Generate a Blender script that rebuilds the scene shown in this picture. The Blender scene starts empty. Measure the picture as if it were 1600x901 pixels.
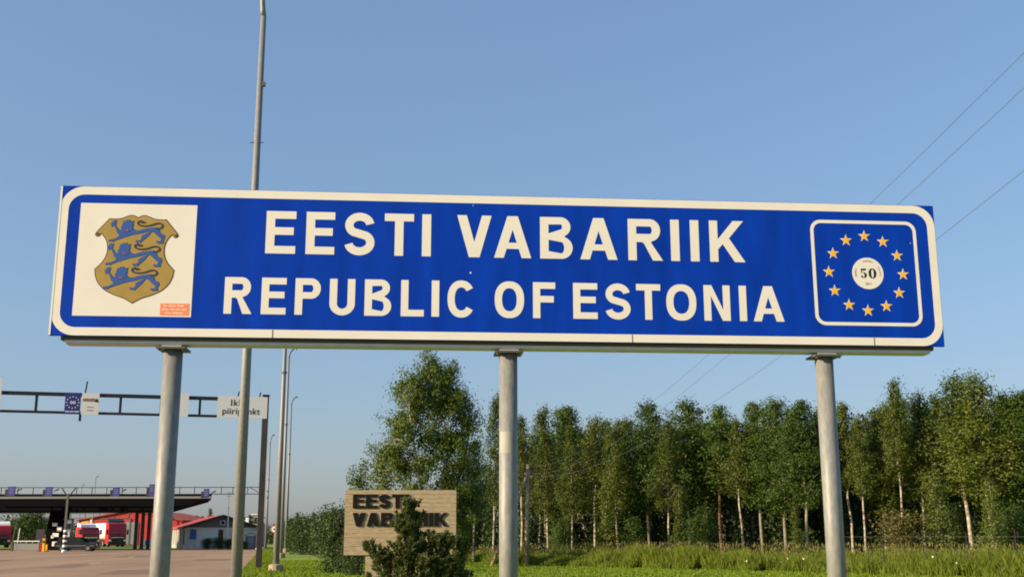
import bpy, math, random
import numpy as np
from mathutils import Matrix, Vector, Euler

R = math.radians
sc = bpy.context.scene
C = sc.collection

# ------------------------------------------------------------------ camera
EYE = 1.6
F_PX, PITCH, ROLL = 1758.5, R(12.334), R(0.095)
cam = bpy.data.cameras.new('camera')
cam_o = bpy.data.objects.new('camera', cam)
C.objects.link(cam_o)
cam.sensor_width = 36.0
cam.lens = 36.0 * F_PX / 1600.0
cam.clip_end = 6000
cam.clip_start = 0.05
cam_o.matrix_world = (Matrix.Translation((0, 0, EYE)) @ Matrix.Rotation(R(90) + PITCH, 4, 'X')
                      @ Matrix.Rotation(-ROLL, 4, 'Z'))
sc.camera = cam_o

# ------------------------------------------------------------------ sky, sun, exposure
SUN_EL, SUN_AZ = R(21.0), R(68.0)          # azimuth measured from straight behind the camera towards the left
to_sun = Vector((-math.sin(SUN_AZ) * math.cos(SUN_EL), -math.cos(SUN_AZ) * math.cos(SUN_EL), math.sin(SUN_EL)))
w = bpy.data.worlds.new('World')
sc.world = w
w.use_nodes = True
nt = w.node_tree
sky = nt.nodes.new('ShaderNodeTexSky')
sky.sky_type = 'NISHITA'
sky.sun_disc = False
sky.sun_elevation = SUN_EL
sky.sun_rotation = math.atan2(to_sun.x, to_sun.y)
sky.altitude = 0
sky.air_density = 1.4
sky.dust_density = 1.1
sky.ozone_density = 9.0
bg = nt.nodes['Background']
bg.inputs['Strength'].default_value = 0.142
hz_ = nt.nodes.new('ShaderNodeGamma')              # even, whole-sky softening of the contrast
hz_.inputs['Gamma'].default_value = 0.60
nt.links.new(sky.outputs[0], hz_.inputs[0])
wb_ = nt.nodes.new('ShaderNodeMix'); wb_.data_type = 'RGBA'; wb_.blend_type = 'MULTIPLY'   # even white balance of the whole sky
wb_.inputs['Factor'].default_value = 1.0
wb_.inputs['B'].default_value = (1.07, 1.02, 1.07, 1)
nt.links.new(hz_.outputs[0], wb_.inputs['A'])
nt.links.new(wb_.outputs['Result'], bg.inputs[0])
sun = bpy.data.lights.new('sun', 'SUN')
sun.energy = 5.0
sun.angle = R(0.5)
sun.color = (1.0, 0.80, 0.53)
sun_o = bpy.data.objects.new('sun', sun)
sun_o.rotation_euler = to_sun.to_track_quat('Z', 'Y').to_euler()
C.objects.link(sun_o)
sc.view_settings.view_transform = 'Standard'
sc.view_settings.look = 'None'
sc.view_settings.gamma = 1.0
sc.view_settings.exposure = 0.93
sc.view_settings.use_curve_mapping = False
sc.render.engine = 'CYCLES'
sc.cycles.max_bounces = 6
sc.cycles.use_denoising = True
sc.cycles.filter_width = 1.85

# ------------------------------------------------------------------ helpers
def ray(x, y):
    X, Y = x - 800.0, 450.5 - y
    cr, sr = math.cos(ROLL), math.sin(ROLL)
    X, Y = X * cr + Y * sr, -X * sr + Y * cr
    c, s = math.cos(PITCH), math.sin(PITCH)
    return Vector((X / F_PX, c - s * Y / F_PX, s + c * Y / F_PX))

def at(x, y, Y):
    """real position of a photo point that stands Y metres in front of the camera"""
    d = ray(x, y)
    p = d * (Y / d.y)
    return Vector((p.x, p.y, p.z + EYE))

def tag(o, label=None, cat=None, group=None, kind=None):
    if label: o['label'] = label
    if cat: o['category'] = cat
    if group: o['group'] = group
    if kind: o['kind'] = kind
    return o

def empty(name, loc=(0, 0, 0), rz=0.0, label=None, cat=None, group=None):
    o = bpy.data.objects.new(name, None)
    o.empty_display_size = 0.1
    o.location = loc
    o.rotation_euler = (0, 0, rz)
    C.objects.link(o)
    return tag(o, label, cat, group)

def link(name, me, mat=None, parent=None, loc=None, rot=None):
    o = bpy.data.objects.new(name, me)
    C.objects.link(o)
    if mat is not None and len(me.materials) == 0: me.materials.append(mat)
    if parent is not None: o.parent = parent
    if loc is not None: o.location = loc
    if rot is not None: o.rotation_euler = rot
    return o

class MB:
    def __init__(s): s.v = []; s.f = []
    def add(s, v, f):
        n = len(s.v); s.v += [tuple(p) for p in v]; s.f += [tuple(i + n for i in q) for q in f]; return s
    def box(s, x0, x1, y0, y1, z0, z1):
        v = [(x0, y0, z0), (x1, y0, z0), (x1, y1, z0), (x0, y1, z0), (x0, y0, z1), (x1, y0, z1), (x1, y1, z1), (x0, y1, z1)]
        return s.add(v, [(0, 3, 2, 1), (4, 5, 6, 7), (0, 1, 5, 4), (1, 2, 6, 5), (2, 3, 7, 6), (3, 0, 4, 7)])
    def tube(s, pts, rad, n=10, cap=True):
        pts = [Vector(p) for p in pts]
        if not isinstance(rad, (list, tuple)): rad = [rad] * len(pts)
        v = []; f = []
        prev = None
        for i, p in enumerate(pts):
            d = (pts[min(i + 1, len(pts) - 1)] - pts[max(i - 1, 0)]).normalized()
            if prev is None:
                a = d.orthogonal().normalized() if abs(d.z) < .999 else Vector((1, 0, 0))
            else:
                a = (prev - d * prev.dot(d)).normalized()
            prev = a
            b = d.cross(a)
            for k in range(n):
                t = 2 * math.pi * k / n
                v.append(p + (a * math.cos(t) + b * math.sin(t)) * rad[i])
        for i in range(len(pts) - 1):
            for k in range(n):
                k2 = (k + 1) % n
                f.append((i * n + k, i * n + k2, (i + 1) * n + k2, (i + 1) * n + k))
        if cap:
            f.append(tuple(range(n - 1, -1, -1)))
            f.append(tuple(range((len(pts) - 1) * n, len(pts) * n)))
        return s.add(v, f)
    def bar(s, p, q, wdt, h=None):
        """square bar between two points"""
        p, q = Vector(p), Vector(q); h = h or wdt
        d = (q - p).normalized()
        side = d.cross(Vector((0, 0, 1)))
        side = side.normalized() if side.length > 1e-4 else Vector((1, 0, 0))
        up = side.cross(d).normalized()
        v = []
        for e in (p, q):
            for a, b in ((-1, -1), (1, -1), (1, 1), (-1, 1)):
                v.append(e + side * a * wdt / 2 + up * b * h / 2)
        return s.add(v, [(0, 1, 2, 3), (7, 6, 5, 4), (0, 4, 5, 1), (1, 5, 6, 2), (2, 6, 7, 3), (3, 7, 4, 0)])
    def prism(s, poly, y0, y1):
        """polygon in x-z pushed along y"""
        n = len(poly)
        v = [(x, y0, z) for x, z in poly] + [(x, y1, z) for x, z in poly]
        f = [tuple(range(n)), tuple(range(2 * n - 1, n - 1, -1))]
        f += [(i, i + n, (i + 1) % n + n, (i + 1) % n) for i in range(n)]
        return s.add(v, f)
    def build(s, name, mat, parent=None, smooth=False, loc=None, rot=None, bevel=0.0):
        me = bpy.data.meshes.new(name)
        me.from_pydata(s.v, [], s.f)
        import bmesh
        bm = bmesh.new(); bm.from_mesh(me)
        bmesh.ops.recalc_face_normals(bm, faces=bm.faces)
        if bevel > 0:
            bmesh.ops.bevel(bm, geom=bm.edges[:], offset=bevel, segments=2, affect='EDGES', clamp_overlap=True)
        bm.to_mesh(me); bm.free()
        if smooth:
            me.polygons.foreach_set('use_smooth', [len(p.vertices) == 4 for p in me.polygons])
        me.update()
        return link(name, me, mat, parent, loc, rot)

def fill2d(name, polys, mat, parent=None, loc=(0, 0, 0), thick=0.0007, share=None):
    """flat sheet cut to closed outlines (inner outlines are holes), standing upright and facing -Y"""
    if share is None:
        cu = bpy.data.curves.new(name, 'CURVE')
        cu.dimensions = '2D'; cu.fill_mode = 'BOTH'; cu.extrude = thick / 2
        for p in polys:
            sp = cu.splines.new('POLY'); sp.points.add(len(p) - 1)
            sp.points.foreach_set('co', [c for q in p for c in (q[0], q[1], 0, 1)])
            sp.use_cyclic_u = True
        t = bpy.data.objects.new('t', cu)
        me = bpy.data.meshes.new_from_object(t)
        bpy.data.objects.remove(t); bpy.data.curves.remove(cu)
        me.name = name; me.materials.clear()
    else: me = share
    return link(name, me, mat, parent, loc, (R(90), 0, 0))

def text(name, s, size, mat, parent, loc, thick=0.002, rot=0.0, bold=0.0, xs=1.0, sp=1.0):
    cu = bpy.data.curves.new(name, 'FONT')
    cu.body = s; cu.size = size; cu.align_x = 'CENTER'; cu.align_y = 'CENTER'; cu.extrude = thick / 2; cu.offset = bold; cu.space_character = sp
    t = bpy.data.objects.new('t', cu)
    me = bpy.data.meshes.new_from_object(t)
    bpy.data.objects.remove(t); bpy.data.curves.remove(cu)
    me.name = name; me.materials.clear()
    o = link(name, me, mat, parent, loc)
    o.rotation_euler = (R(90), rot, 0)
    o.scale = (xs, 1, 1)
    return o

def arc(cx, cy, rx, ry, a0, a1, n=14):
    return [(cx + rx * math.cos(R(a0 + (a1 - a0) * i / n)), cy + ry * math.sin(R(a0 + (a1 - a0) * i / n))) for i in range(n + 1)]

def superell(cx, cy, rx, ry, a0, a1, n=40, e=2.3):
    out = []
    for i in range(n + 1):
        t = R(a0 + (a1 - a0) * i / n); c, s = math.cos(t), math.sin(t)
        out.append((cx + rx * math.copysign(abs(c) ** (2 / e), c), cy + ry * math.copysign(abs(s) ** (2 / e), s)))
    return out

def rrect(x0, x1, y0, y1, r, n=8):
    return (arc(x1 - r, y1 - r, r, r, 0, 90, n) + arc(x0 + r, y1 - r, r, r, 90, 180, n)
            + arc(x0 + r, y0 + r, r, r, 180, 270, n) + arc(x1 - r, y0 + r, r, r, 270, 360, n))

def stroke(path, wd):
    L = []; Rr = []
    wd = wd if isinstance(wd, list) else [wd] * len(path)
    for i, p in enumerate(path):
        a = path[max(i - 1, 0)]; b = path[min(i + 1, len(path) - 1)]
        dx, dy = b[0] - a[0], b[1] - a[1]; l = math.hypot(dx, dy) or 1
        nx, ny = -dy / l * wd[i] / 2, dx / l * wd[i] / 2
        L.append((p[0] + nx, p[1] + ny)); Rr.append((p[0] - nx, p[1] - ny))
    return L + Rr[::-1]

def glyph(ch, w, h, s, bar=.9):
    """bold grotesque capital in a w x h box with stem s: list of outlines"""
    b = s * bar
    if ch == 'I': return [[(0, 0), (w, 0), (w, h), (0, h)]]
    if ch in 'EFL':
        p = [(0, 0), (0, h)]
        if ch == 'L': return [p + [(s, h), (s, b), (w, b), (w, 0)]]
        m = .53 * h
        p += [(w, h), (w, h - b), (s, h - b), (s, m + b / 2), (.93 * w, m + b / 2), (.93 * w, m - b / 2), (s, m - b / 2)]
        return [p + ([(s, b), (w, b), (w, 0)] if ch == 'E' else [(s, 0)])]
    if ch == 'T':
        return [[((w - s) / 2, 0), ((w - s) / 2, h - b), (0, h - b), (0, h), (w, h), (w, h - b), ((w + s) / 2, h - b), ((w + s) / 2, 0)]]
    if ch == 'A':
        t = .62 * s; k = (w / 2 - t) / h; a = 1.12 * s; y0 = .215 * h; y1 = y0 + .82 * b; ap = (w / 2 - a) / k
        return [[(0, 0), (w / 2 - t, h), (w / 2 + t, h), (w, 0), (w - a, 0), (w - a - k * y0, y0), (a + k * y0, y0), (a, 0)],
                [(a + k * y1, y1), (w - a - k * y1, y1), (w / 2, min(ap, h - .3 * s))]]
    if ch == 'V':
        t = .62 * s; k = (w / 2 - t) / h; a = 1.12 * s; ap = (w / 2 - a) / k
        return [[(0, h), (a, h), (w / 2, h - ap), (w - a, h), (w, h), (w / 2 + t, 0), (w / 2 - t, 0)]]
    if ch == 'N':
        return [[(0, 0), (0, h), (1.12 * s, h), (w - s, .3 * h), (w - s, h), (w, h), (w, 0), (w - 1.12 * s, 0), (s, .7 * h), (s, 0)]]
    if ch == 'K':
        return [[(0, 0), (0, h), (s, h), (s, .545 * h), (.68 * w, h), (.98 * w, h), (.555 * w, .575 * h), (w, 0), (.70 * w, 0), (.372 * w, .43 * h), (s, .30 * h), (s, 0)]]
    if ch == 'U':
        r = w / 2; ri = r - s
        return [[(0, h)] + arc(r, r * .95, r, r * .95, 180, 360, 24) + [(w, h), (w - s, h)] + arc(r, r * .95, ri, r * .95 - b, 360, 180, 24) + [(s, h)]]
    if ch == 'O':
        return [superell(w / 2, h / 2, w / 2, h / 2 + .01 * h, 0, 356, 44), superell(w / 2, h / 2, w / 2 - s, h / 2 - b, 0, 356, 44)]
    if ch == 'C':
        return [stroke(superell(w * .5, h / 2, w / 2 - s * .48, h / 2 - b * .46, 36, 324, 40, 2.25), s * .97)]
    if ch == 'S':
        rx, ry = (w - s) / 2, (h - s * .95) / 4; yu = h - s * .46 - ry; yl = s * .46 + ry
        up = arc(w / 2, yu, rx * .96, ry, 8, 232, 22); lo = arc(w / 2, yl, rx, ry * 1.02, 52, -170, 22)
        return [stroke(up + lo, s * .95)]
    if ch in 'PR':
        hb = .44 * h if ch == 'P' else .46 * h
        ry = (h - hb) / 2; xc = w - ry * .92
        if ch == 'R': xc = .94 * w - ry * .92
        bowl = arc(xc, h - ry, ry * .92, ry, 90, -90, 18)
        p = [(0, 0), (0, h)] + bowl
        if ch == 'P': p += [(s, hb), (s, 0)]
        else:
            p = p[:-1] + [(.66 * w, hb - .02 * h), (w, 0), (w - 1.2 * s, 0), (.46 * w, hb - .05 * h), (.40 * w, hb - .02 * h), (s, hb - .02 * h), (s, 0)]
        return [p, [(s, h - b)] + arc(xc, h - ry, ry * .92 - s, ry - b, 90, -90, 14) + [(s, hb + b)]]
    if ch == 'B':
        m = .53 * h; r1 = (h - m) / 2; r2 = m / 2; x1 = .94 * w - r1; x2 = w - r2
        p = [(0, 0), (0, h)] + arc(x1, h - r1, r1, r1, 90, -68, 14) + arc(x2, r2, r2, r2, 68, -90, 14)
        return [p, [(s, h - b)] + arc(x1, h - r1, r1 - s, r1 - b * .96, 90, -90, 10) + [(s, m + b * .42)],
                [(s, m - b * .42)] + arc(x2, r2, r2 - s, r2 - b * .72, 90, -90, 10) + [(s, b)]]
    raise KeyError(ch)

# ------------------------------------------------------------------ materials
def mat(name, col, rough=.6, metal=0.0, noise=0.0, scale=6.0, bump=0.0, spec=.4, col2=None, detail=6.0, stretch=None):
    m = bpy.data.materials.new(name); m.use_nodes = True
    t = m.node_tree; p = t.nodes['Principled BSDF']
    p.inputs['Roughness'].default_value = rough; p.inputs['Metallic'].default_value = metal
    p.inputs['Specular IOR Level'].default_value = spec
    p.inputs['Base Color'].default_value = (*col, 1)
    if noise > 0 or col2 is not None:
        tc = t.nodes.new('ShaderNodeTexCoord'); n = t.nodes.new('ShaderNodeTexNoise')
        n.inputs['Scale'].default_value = scale; n.inputs['Detail'].default_value = detail
        if stretch:
            mp = t.nodes.new('ShaderNodeMapping'); mp.inputs['Scale'].default_value = stretch
            t.links.new(tc.outputs['Object'], mp.inputs[0]); t.links.new(mp.outputs[0], n.inputs['Vector'])
        else: t.links.new(tc.outputs['Object'], n.inputs['Vector'])
        r = t.nodes.new('ShaderNodeValToRGB')
        r.color_ramp.elements[0].position = .32; r.color_ramp.elements[1].position = .68
        c2 = col2 or tuple(min(1, c * (1 + noise)) for c in col)
        c1 = col if col2 else tuple(c * (1 - noise) for c in col)
        r.color_ramp.elements[0].color = (*c1, 1); r.color_ramp.elements[1].color = (*c2, 1)
        t.links.new(n.outputs['Fac'], r.inputs[0]); t.links.new(r.outputs[0], p.inputs['Base Color'])
        if bump > 0:
            bp = t.nodes.new('ShaderNodeBump'); bp.inputs['Strength'].default_value = bump; bp.inputs['Distance'].default_value = .02
            t.links.new(n.outputs['Fac'], bp.inputs['Height']); t.links.new(bp.outputs[0], p.inputs['Normal'])
    return m

def leaf_mat(name, c1, c2, trans=.35, rough=.55):
    m = bpy.data.materials.new(name); m.use_nodes = True
    t = m.node_tree; p = t.nodes['Principled BSDF']; out = t.nodes['Material Output']
    g = t.nodes.new('ShaderNodeNewGeometry'); oi = t.nodes.new('ShaderNodeObjectInfo')
    tc = t.nodes.new('ShaderNodeTexCoord'); n = t.nodes.new('ShaderNodeTexNoise'); n.inputs['Scale'].default_value = .55
    t.links.new(tc.outputs['Object'], n.inputs['Vector'])
    def mth(op, a, b):
        k = t.nodes.new('ShaderNodeMath'); k.operation = op
        for i, s in enumerate((a, b)):
            if isinstance(s, (int, float)): k.inputs[i].default_value = s
            else: t.links.new(s, k.inputs[i])
        return k.outputs[0]
    f = mth('ADD', mth('MULTIPLY', g.outputs['Random Per Island'], .45), mth('MULTIPLY', oi.outputs['Random'], .3))
    f = mth('ADD', f, mth('MULTIPLY', n.outputs['Fac'], .35))
    r = t.nodes.new('ShaderNodeValToRGB')
    r.color_ramp.elements[0].position = .15; r.color_ramp.elements[1].position = .9
    r.color_ramp.elements[0].color = (*c1, 1); r.color_ramp.elements[1].color = (*c2, 1)
    t.links.new(f, r.inputs[0]); t.links.new(r.outputs[0], p.inputs['Base Color'])
    p.inputs['Roughness'].default_value = rough; p.inputs['Specular IOR Level'].default_value = .25
    tr = t.nodes.new('ShaderNodeBsdfTranslucent'); mx = t.nodes.new('ShaderNodeMixShader'); mx.inputs[0].default_value = trans
    t.links.new(r.outputs[0], tr.inputs[0]); t.links.new(p.outputs[0], mx.inputs[1]); t.links.new(tr.outputs[0], mx.inputs[2])
    t.links.new(mx.outputs[0], out.inputs[0])
    return m

M = dict(
    blue=mat('sign_blue', (.002, .040, .40), .5, noise=.16, scale=2.2, spec=.08, stretch=(2.5, 1, .5), detail=9),
    recess_shade=mat('recess_shade_brown', (.11, .085, .065), .7),  # brown imitates the shade in the open recess below the panel
    seam=mat('seam_blue', (.0015, .025, .26), .6),
    white=mat('sign_white', (.76, .715, .655), .55, noise=.03, scale=3),
    gold=mat('shield_gold', (.36, .24, .055), .5, noise=.08, scale=9),
    brown=mat('outline_brown', (.07, .04, .015), .6),
    lion=mat('lion_blue', (.025, .085, .33), .5),
    lion_edge=mat('lion_edge', (.02, .025, .06), .6),
    tongue=mat('tongue_red', (.45, .03, .06), .5),
    orange=mat('sticker_orange', (.85, .25, .13), .5, noise=.06, scale=30),
    yellow=mat('star_yellow', (.85, .46, .01), .45),
    ink=mat('ink', (.012, .012, .014), .5),
    ink_brown=mat('ink_brown', (.25, .13, .08), .6),
    galv=mat('galvanised_steel', (.205, .207, .20), .52, .12, noise=.15, scale=30, bump=.08, spec=.3, stretch=(1, 1, .35)),
    galv_pale=mat('pale_sticker', (.31, .295, .265), .6, noise=.08, scale=9),
    galv_dark=mat('weathered_steel', (.10, .10, .095), .55, .3, noise=.2, scale=20),
    alu=mat('aluminium', (.55, .52, .47), .45, .3, noise=.06, scale=8),
    dark=mat('dark_steel', (.022, .022, .025), .5, .2, noise=.2, scale=5),
    brownpost=mat('brown_painted_steel', (.06, .048, .042), .6, noise=.25, scale=4, stretch=(1, 1, .3)),
    black=mat('black_fascia', (.004, .004, .005), .9, spec=.05),
    concrete=mat('board_marked_concrete', (.25, .195, .12), .9, noise=.0, scale=5, col2=(.42, .335, .215), bump=.5, stretch=(1, 1, 9)),
    rust=mat('dark_letter', (.010, .009, .008), .9, spec=.1, noise=.2, scale=8),
    wood=mat('weathered_wood', (.27, .20, .125), .85, noise=.25, scale=6, stretch=(5, 5, .4), bump=.3),
    wire=mat('wire_aluminium', (.11, .12, .14), .7, .1, spec=.1),
    porcelain=mat('porcelain', (.6, .58, .52), .3),
    red=mat('red_cladding', (.46, .026, .02), .6, noise=.1, scale=.5),
    redpaint=mat('red_lorry_paint', (.42, .012, .02), .3, spec=.5, noise=.05, scale=2),
    roofred=mat('red_roof', (.34, .05, .03), .7, noise=.15, scale=1.5),
    cream=mat('cream_render', (.74, .68, .57), .85, noise=.06, scale=2),
    greywall=mat('grey_boards', (.17, .15, .13), .8, noise=.15, scale=3, stretch=(6, 6, .4)),
    greypanel=mat('grey_panel', (.22, .23, .22), .6, noise=.08, scale=1),
    whitepaint=mat('white_paint', (.78, .77, .74), .5, noise=.03, scale=3),
    bluepanel=mat('blue_panel', (.05, .16, .36), .5),
    lanesign=mat('lane_sign_blue', (.028, .035, .20), .5),
    yellowpaint=mat('yellow_paint', (.75, .38, .02), .5),
    glass=mat('dark_glass', (.012, .018, .022), .08, spec=.6),
    rubber=mat('rubber', (.014, .014, .014), .8),
    chrome=mat('chrome', (.6, .6, .6), .2, .9),
    lampglass=mat('lamp_glass', (.7, .7, .66), .15),
    pink=mat('pale_pink_panel', (.50, .38, .38), .7),
    carblack=mat('car_black', (.012, .013, .017), .25, spec=.6),
    birch=mat('birch_bark', (.07, .055, .042), .85, col2=(.52, .46, .37), scale=1.1, detail=9, stretch=(2.2, 2.2, 3.2), bump=.2),
    pinebark=mat('pine_bark', (.13, .075, .04), .9, noise=.3, scale=6, bump=.4, stretch=(2, 2, .6)),
    aspenbark=mat('aspen_bark', (.20, .18, .13), .85, noise=.3, scale=3, bump=.3),
    leaf_birch=leaf_mat('birch_leaves', (.028, .056, .006), (.130, .160, .018)),
    leaf_big=leaf_mat('tall_birch_leaves', (.026, .060, .009), (.120, .165, .022)),
    leaf_aspen=leaf_mat('aspen_leaves', (.020, .050, .007), (.085, .132, .016)),
    leaf_yellow=leaf_mat('young_birch_leaves', (.055, .095, .016), (.150, .185, .030)),
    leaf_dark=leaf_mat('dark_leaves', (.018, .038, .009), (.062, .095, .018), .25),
    needle=leaf_mat('pine_needles', (.036, .062, .014), (.145, .170, .042), .3),
    needle_spruce=leaf_mat('spruce_needles', (.012, .026, .012), (.038, .060, .022), .15),  # the spruces' own dark green, deeper than the pine needles
    russet=leaf_mat('russet_leaves', (.05, .070, .014), (.15, .105, .03), .3),
    tallgrass=leaf_mat('tall_grass', (.085, .145, .010), (.235, .285, .035), .5),
    seed=leaf_mat('grass_seed_heads', (.13, .14, .03), (.24, .19, .07), .35),
    shortgrass=leaf_mat('short_grass', (.10, .17, .006), (.19, .26, .014), .45),
    flower=mat('white_flower', (.8, .8, .76), .7),
)

# ground materials
def ground_mat():
    m = bpy.data.materials.new('lawn_ground'); m.use_nodes = True
    t = m.node_tree; p = t.nodes['Principled BSDF']
    tc = t.nodes.new('ShaderNodeTexCoord')
    def nz(sc_, det):
        n = t.nodes.new('ShaderNodeTexNoise'); n.inputs['Scale'].default_value = sc_; n.inputs['Detail'].default_value = det
        t.links.new(tc.outputs['Object'], n.inputs['Vector']); return n
    a, b = nz(.12, 5), nz(2.5, 8)
    mx = t.nodes.new('ShaderNodeMath'); mx.operation = 'ADD'
    t.links.new(a.outputs['Fac'], mx.inputs[0]); t.links.new(b.outputs['Fac'], mx.inputs[1])
    r = t.nodes.new('ShaderNodeValToRGB')
    mh = t.nodes.new('ShaderNodeMath'); mh.operation = 'MULTIPLY'; mh.inputs[1].default_value = .5
    t.links.new(mx.outputs[0], mh.inputs[0]); t.links.new(mh.outputs[0], r.inputs[0])
    r.color_ramp.elements[0].position = .36; r.color_ramp.elements[1].position = .64
    r.color_ramp.elements[0].color = (.105, .165, .006, 1); r.color_ramp.elements[1].color = (.19, .25, .012, 1)
    t.links.new(r.outputs[0], p.inputs['Base Color']); p.inputs['Roughness'].default_value = .9
    bp = t.nodes.new('ShaderNodeBump'); bp.inputs['Strength'].default_value = .8; bp.inputs['Distance'].default_value = .08
    t.links.new(b.outputs['Fac'], bp.inputs['Height']); t.links.new(bp.outputs[0], p.inputs['Normal'])
    return m
def asphalt_mat():
    m = bpy.data.materials.new('worn_asphalt'); m.use_nodes = True
    t = m.node_tree; p = t.nodes['Principled BSDF']
    tc = t.nodes.new('ShaderNodeTexCoord')
    n = t.nodes.new('ShaderNodeTexNoise'); n.inputs['Scale'].default_value = .35; n.inputs['Detail'].default_value = 8
    n2 = t.nodes.new('ShaderNodeTexNoise'); n2.inputs['Scale'].default_value = 40; n2.inputs['Detail'].default_value = 4
    mp = t.nodes.new('ShaderNodeMapping'); mp.inputs['Scale'].default_value = (1, .18, 1); mp.inputs['Rotation'].default_value = (0, 0, R(-11))
    t.links.new(tc.outputs['Object'], mp.inputs[0]); t.links.new(mp.outputs[0], n.inputs['Vector']); t.links.new(tc.outputs['Object'], n2.inputs['Vector'])
    r = t.nodes.new('ShaderNodeValToRGB')
    r.color_ramp.elements[0].position = .3; r.color_ramp.elements[1].position = .72
    r.color_ramp.elements[0].color = (.205, .128, .075, 1); r.color_ramp.elements[1].color = (.33, .212, .125, 1)
    t.links.new(n.outputs['Fac'], r.inputs[0]); t.links.new(r.outputs[0], p.inputs['Base Color'])
    p.inputs['Roughness'].default_value = .85
    bp = t.nodes.new('ShaderNodeBump'); bp.inputs['Strength'].default_value = .5; bp.inputs['Distance'].default_value = .01
    t.links.new(n2.outputs['Fac'], bp.inputs['Height']); t.links.new(bp.outputs[0], p.inputs['Normal'])
    return m

# ------------------------------------------------------------------ setting
g = MB(); g.add([(-1500, -300, 0), (1500, -300, 0), (1500, 3000, 0), (-1500, 3000, 0)], [(0, 1, 2, 3)])
tag(g.build('ground', ground_mat()), kind='structure')
edge = [(-2.5, 5), (-10.8, 46.5), (-13.6, 60), (-19.8, 90), (-28.9, 133), (-31.5, 146)]
rng = random.Random(3)
ed = []
for (x0, y0), (x1, y1) in zip(edge, edge[1:]):
    n = max(2, int((y1 - y0) / 1.5))
    for i in range(n): ed.append((x0 + (x1 - x0) * i / n + rng.uniform(-.12, .12), y0 + (y1 - y0) * i / n))
ed.append(edge[-1])
v = [(x, y, .004) for x, y in ed] + [(-230, 146, .004), (-230, 5, .004)]
g = MB(); g.add(v, [tuple(range(len(v)))])
tag(g.build('road', asphalt_mat()), kind='structure')
dark_patch = mat('asphalt_repair', (.185, .12, .073), .9, noise=.15, scale=3)
for (x, y, lx, ly, rz) in ((-17, 52, 2.2, 6, 11), (-24, 63, 1.6, 9, 12), (-20, 78, 2.6, 7, 10), (-33, 72, 1.4, 14, 12), (-30, 92, 2.4, 10, 11), (-45, 88, 3.0, 9, 13)):
    tag(MB().add([(-lx / 2, -ly / 2, 0), (lx / 2, -ly / 2, 0), (lx / 2, ly / 2, 0), (-lx / 2, ly / 2, 0)], [(0, 1, 2, 3)]).build('road_patch', dark_patch, loc=(x, y, .008), rot=(0, 0, R(rz))), kind='structure')
worn = mat('worn_road_paint', (.55, .48, .38), .9, noise=.3, scale=4)
for (x, y, ly) in ((-50.5, 103, 1.4), (-46.8, 104.5, 1.2), (-37, 100, 1.6), (-29, 88, 2.0), (-24.5, 68, 2.2)):
    tag(MB().add([(-.07, -ly, 0), (.07, -ly, 0), (.07, ly, 0), (-.07, ly, 0)], [(0, 1, 2, 3)]).build('road_marking', worn, loc=(x, y, .012), rot=(0, 0, R(12))), kind='structure')
# pale worn path across the verge
pts = [(-11.9, 60.6), (-10.6, 60.2), (-9.4, 60.6), (-8.0, 60.2), (-6.5, 60.8)]
v = [(x, y - .28, .008) for x, y in pts] + [(x, y + .34, .008) for x, y in pts[::-1]]
g = MB(); g.add(v, [tuple(range(len(v)))])
tag(g.build('path', mat('trodden_earth', (.30, .24, .11), .95, noise=.2, scale=3)), kind='structure')

# ------------------------------------------------------------------ the big border sign
W, H, YAW = 8.022, 1.35, R(4.855)
Z0 = EYE + 2.3623 - H / 2
sg = empty('border_sign', (-.0043, 9.919, 0), YAW,
           'long blue and white road sign reading EESTI VABARIIK, REPUBLIC OF ESTONIA on three posts', 'sign')
def sx(u): return u - W / 2
def sz(vv): return Z0 + vv
panel = MB().box(-W / 2, W / 2, 0, .028, Z0, Z0 + H).build('panel', M['blue'], sg, bevel=.003)
fill2d('border', [rrect(sx(.004), sx(W - .004), .004, H - .004, .2), rrect(sx(.076), sx(W - .076), .076, H - .078, .135)], M['white'], sg, (0, -.001, Z0))
MB().box(sx(0) - .004, sx(0) + .012, -.003, .030, Z0 + .006, Z0 + H - .006).build('edge_trim', M['white'], sg)
MB().box(-W / 2 + .12, W / 2 - .12, .032, .15, Z0 + .03, Z0 + H - .05).build('back_frame', M['alu'], sg)
MB().box(-W / 2 + .085, W / 2 - .085, .052, .20, Z0 - .028, Z0 + .026).build('recess_shade', M['recess_shade'], sg)  # shade of the open gap between panel and rail, put in as a dark strip
MB().box(-W / 2 + .12, W / 2 - .12, .045, .20, Z0 - .060, Z0 - .0285).build('bottom_rail', M['alu'], sg, bevel=.006)
for u in (1.6, 3.2, 4.8, 6.4): MB().box(sx(u), sx(u) + .0025, -.0006, .001, Z0 + .08, Z0 + H - .082).build('seam', M['seam'], sg)
for u in (1.9, 5.1, 7.35): MB().box(sx(u), sx(u) + .004, -.004, 0, Z0 + .004, Z0 + .074).build('joint', M['galv_dark'], sg)
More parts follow.
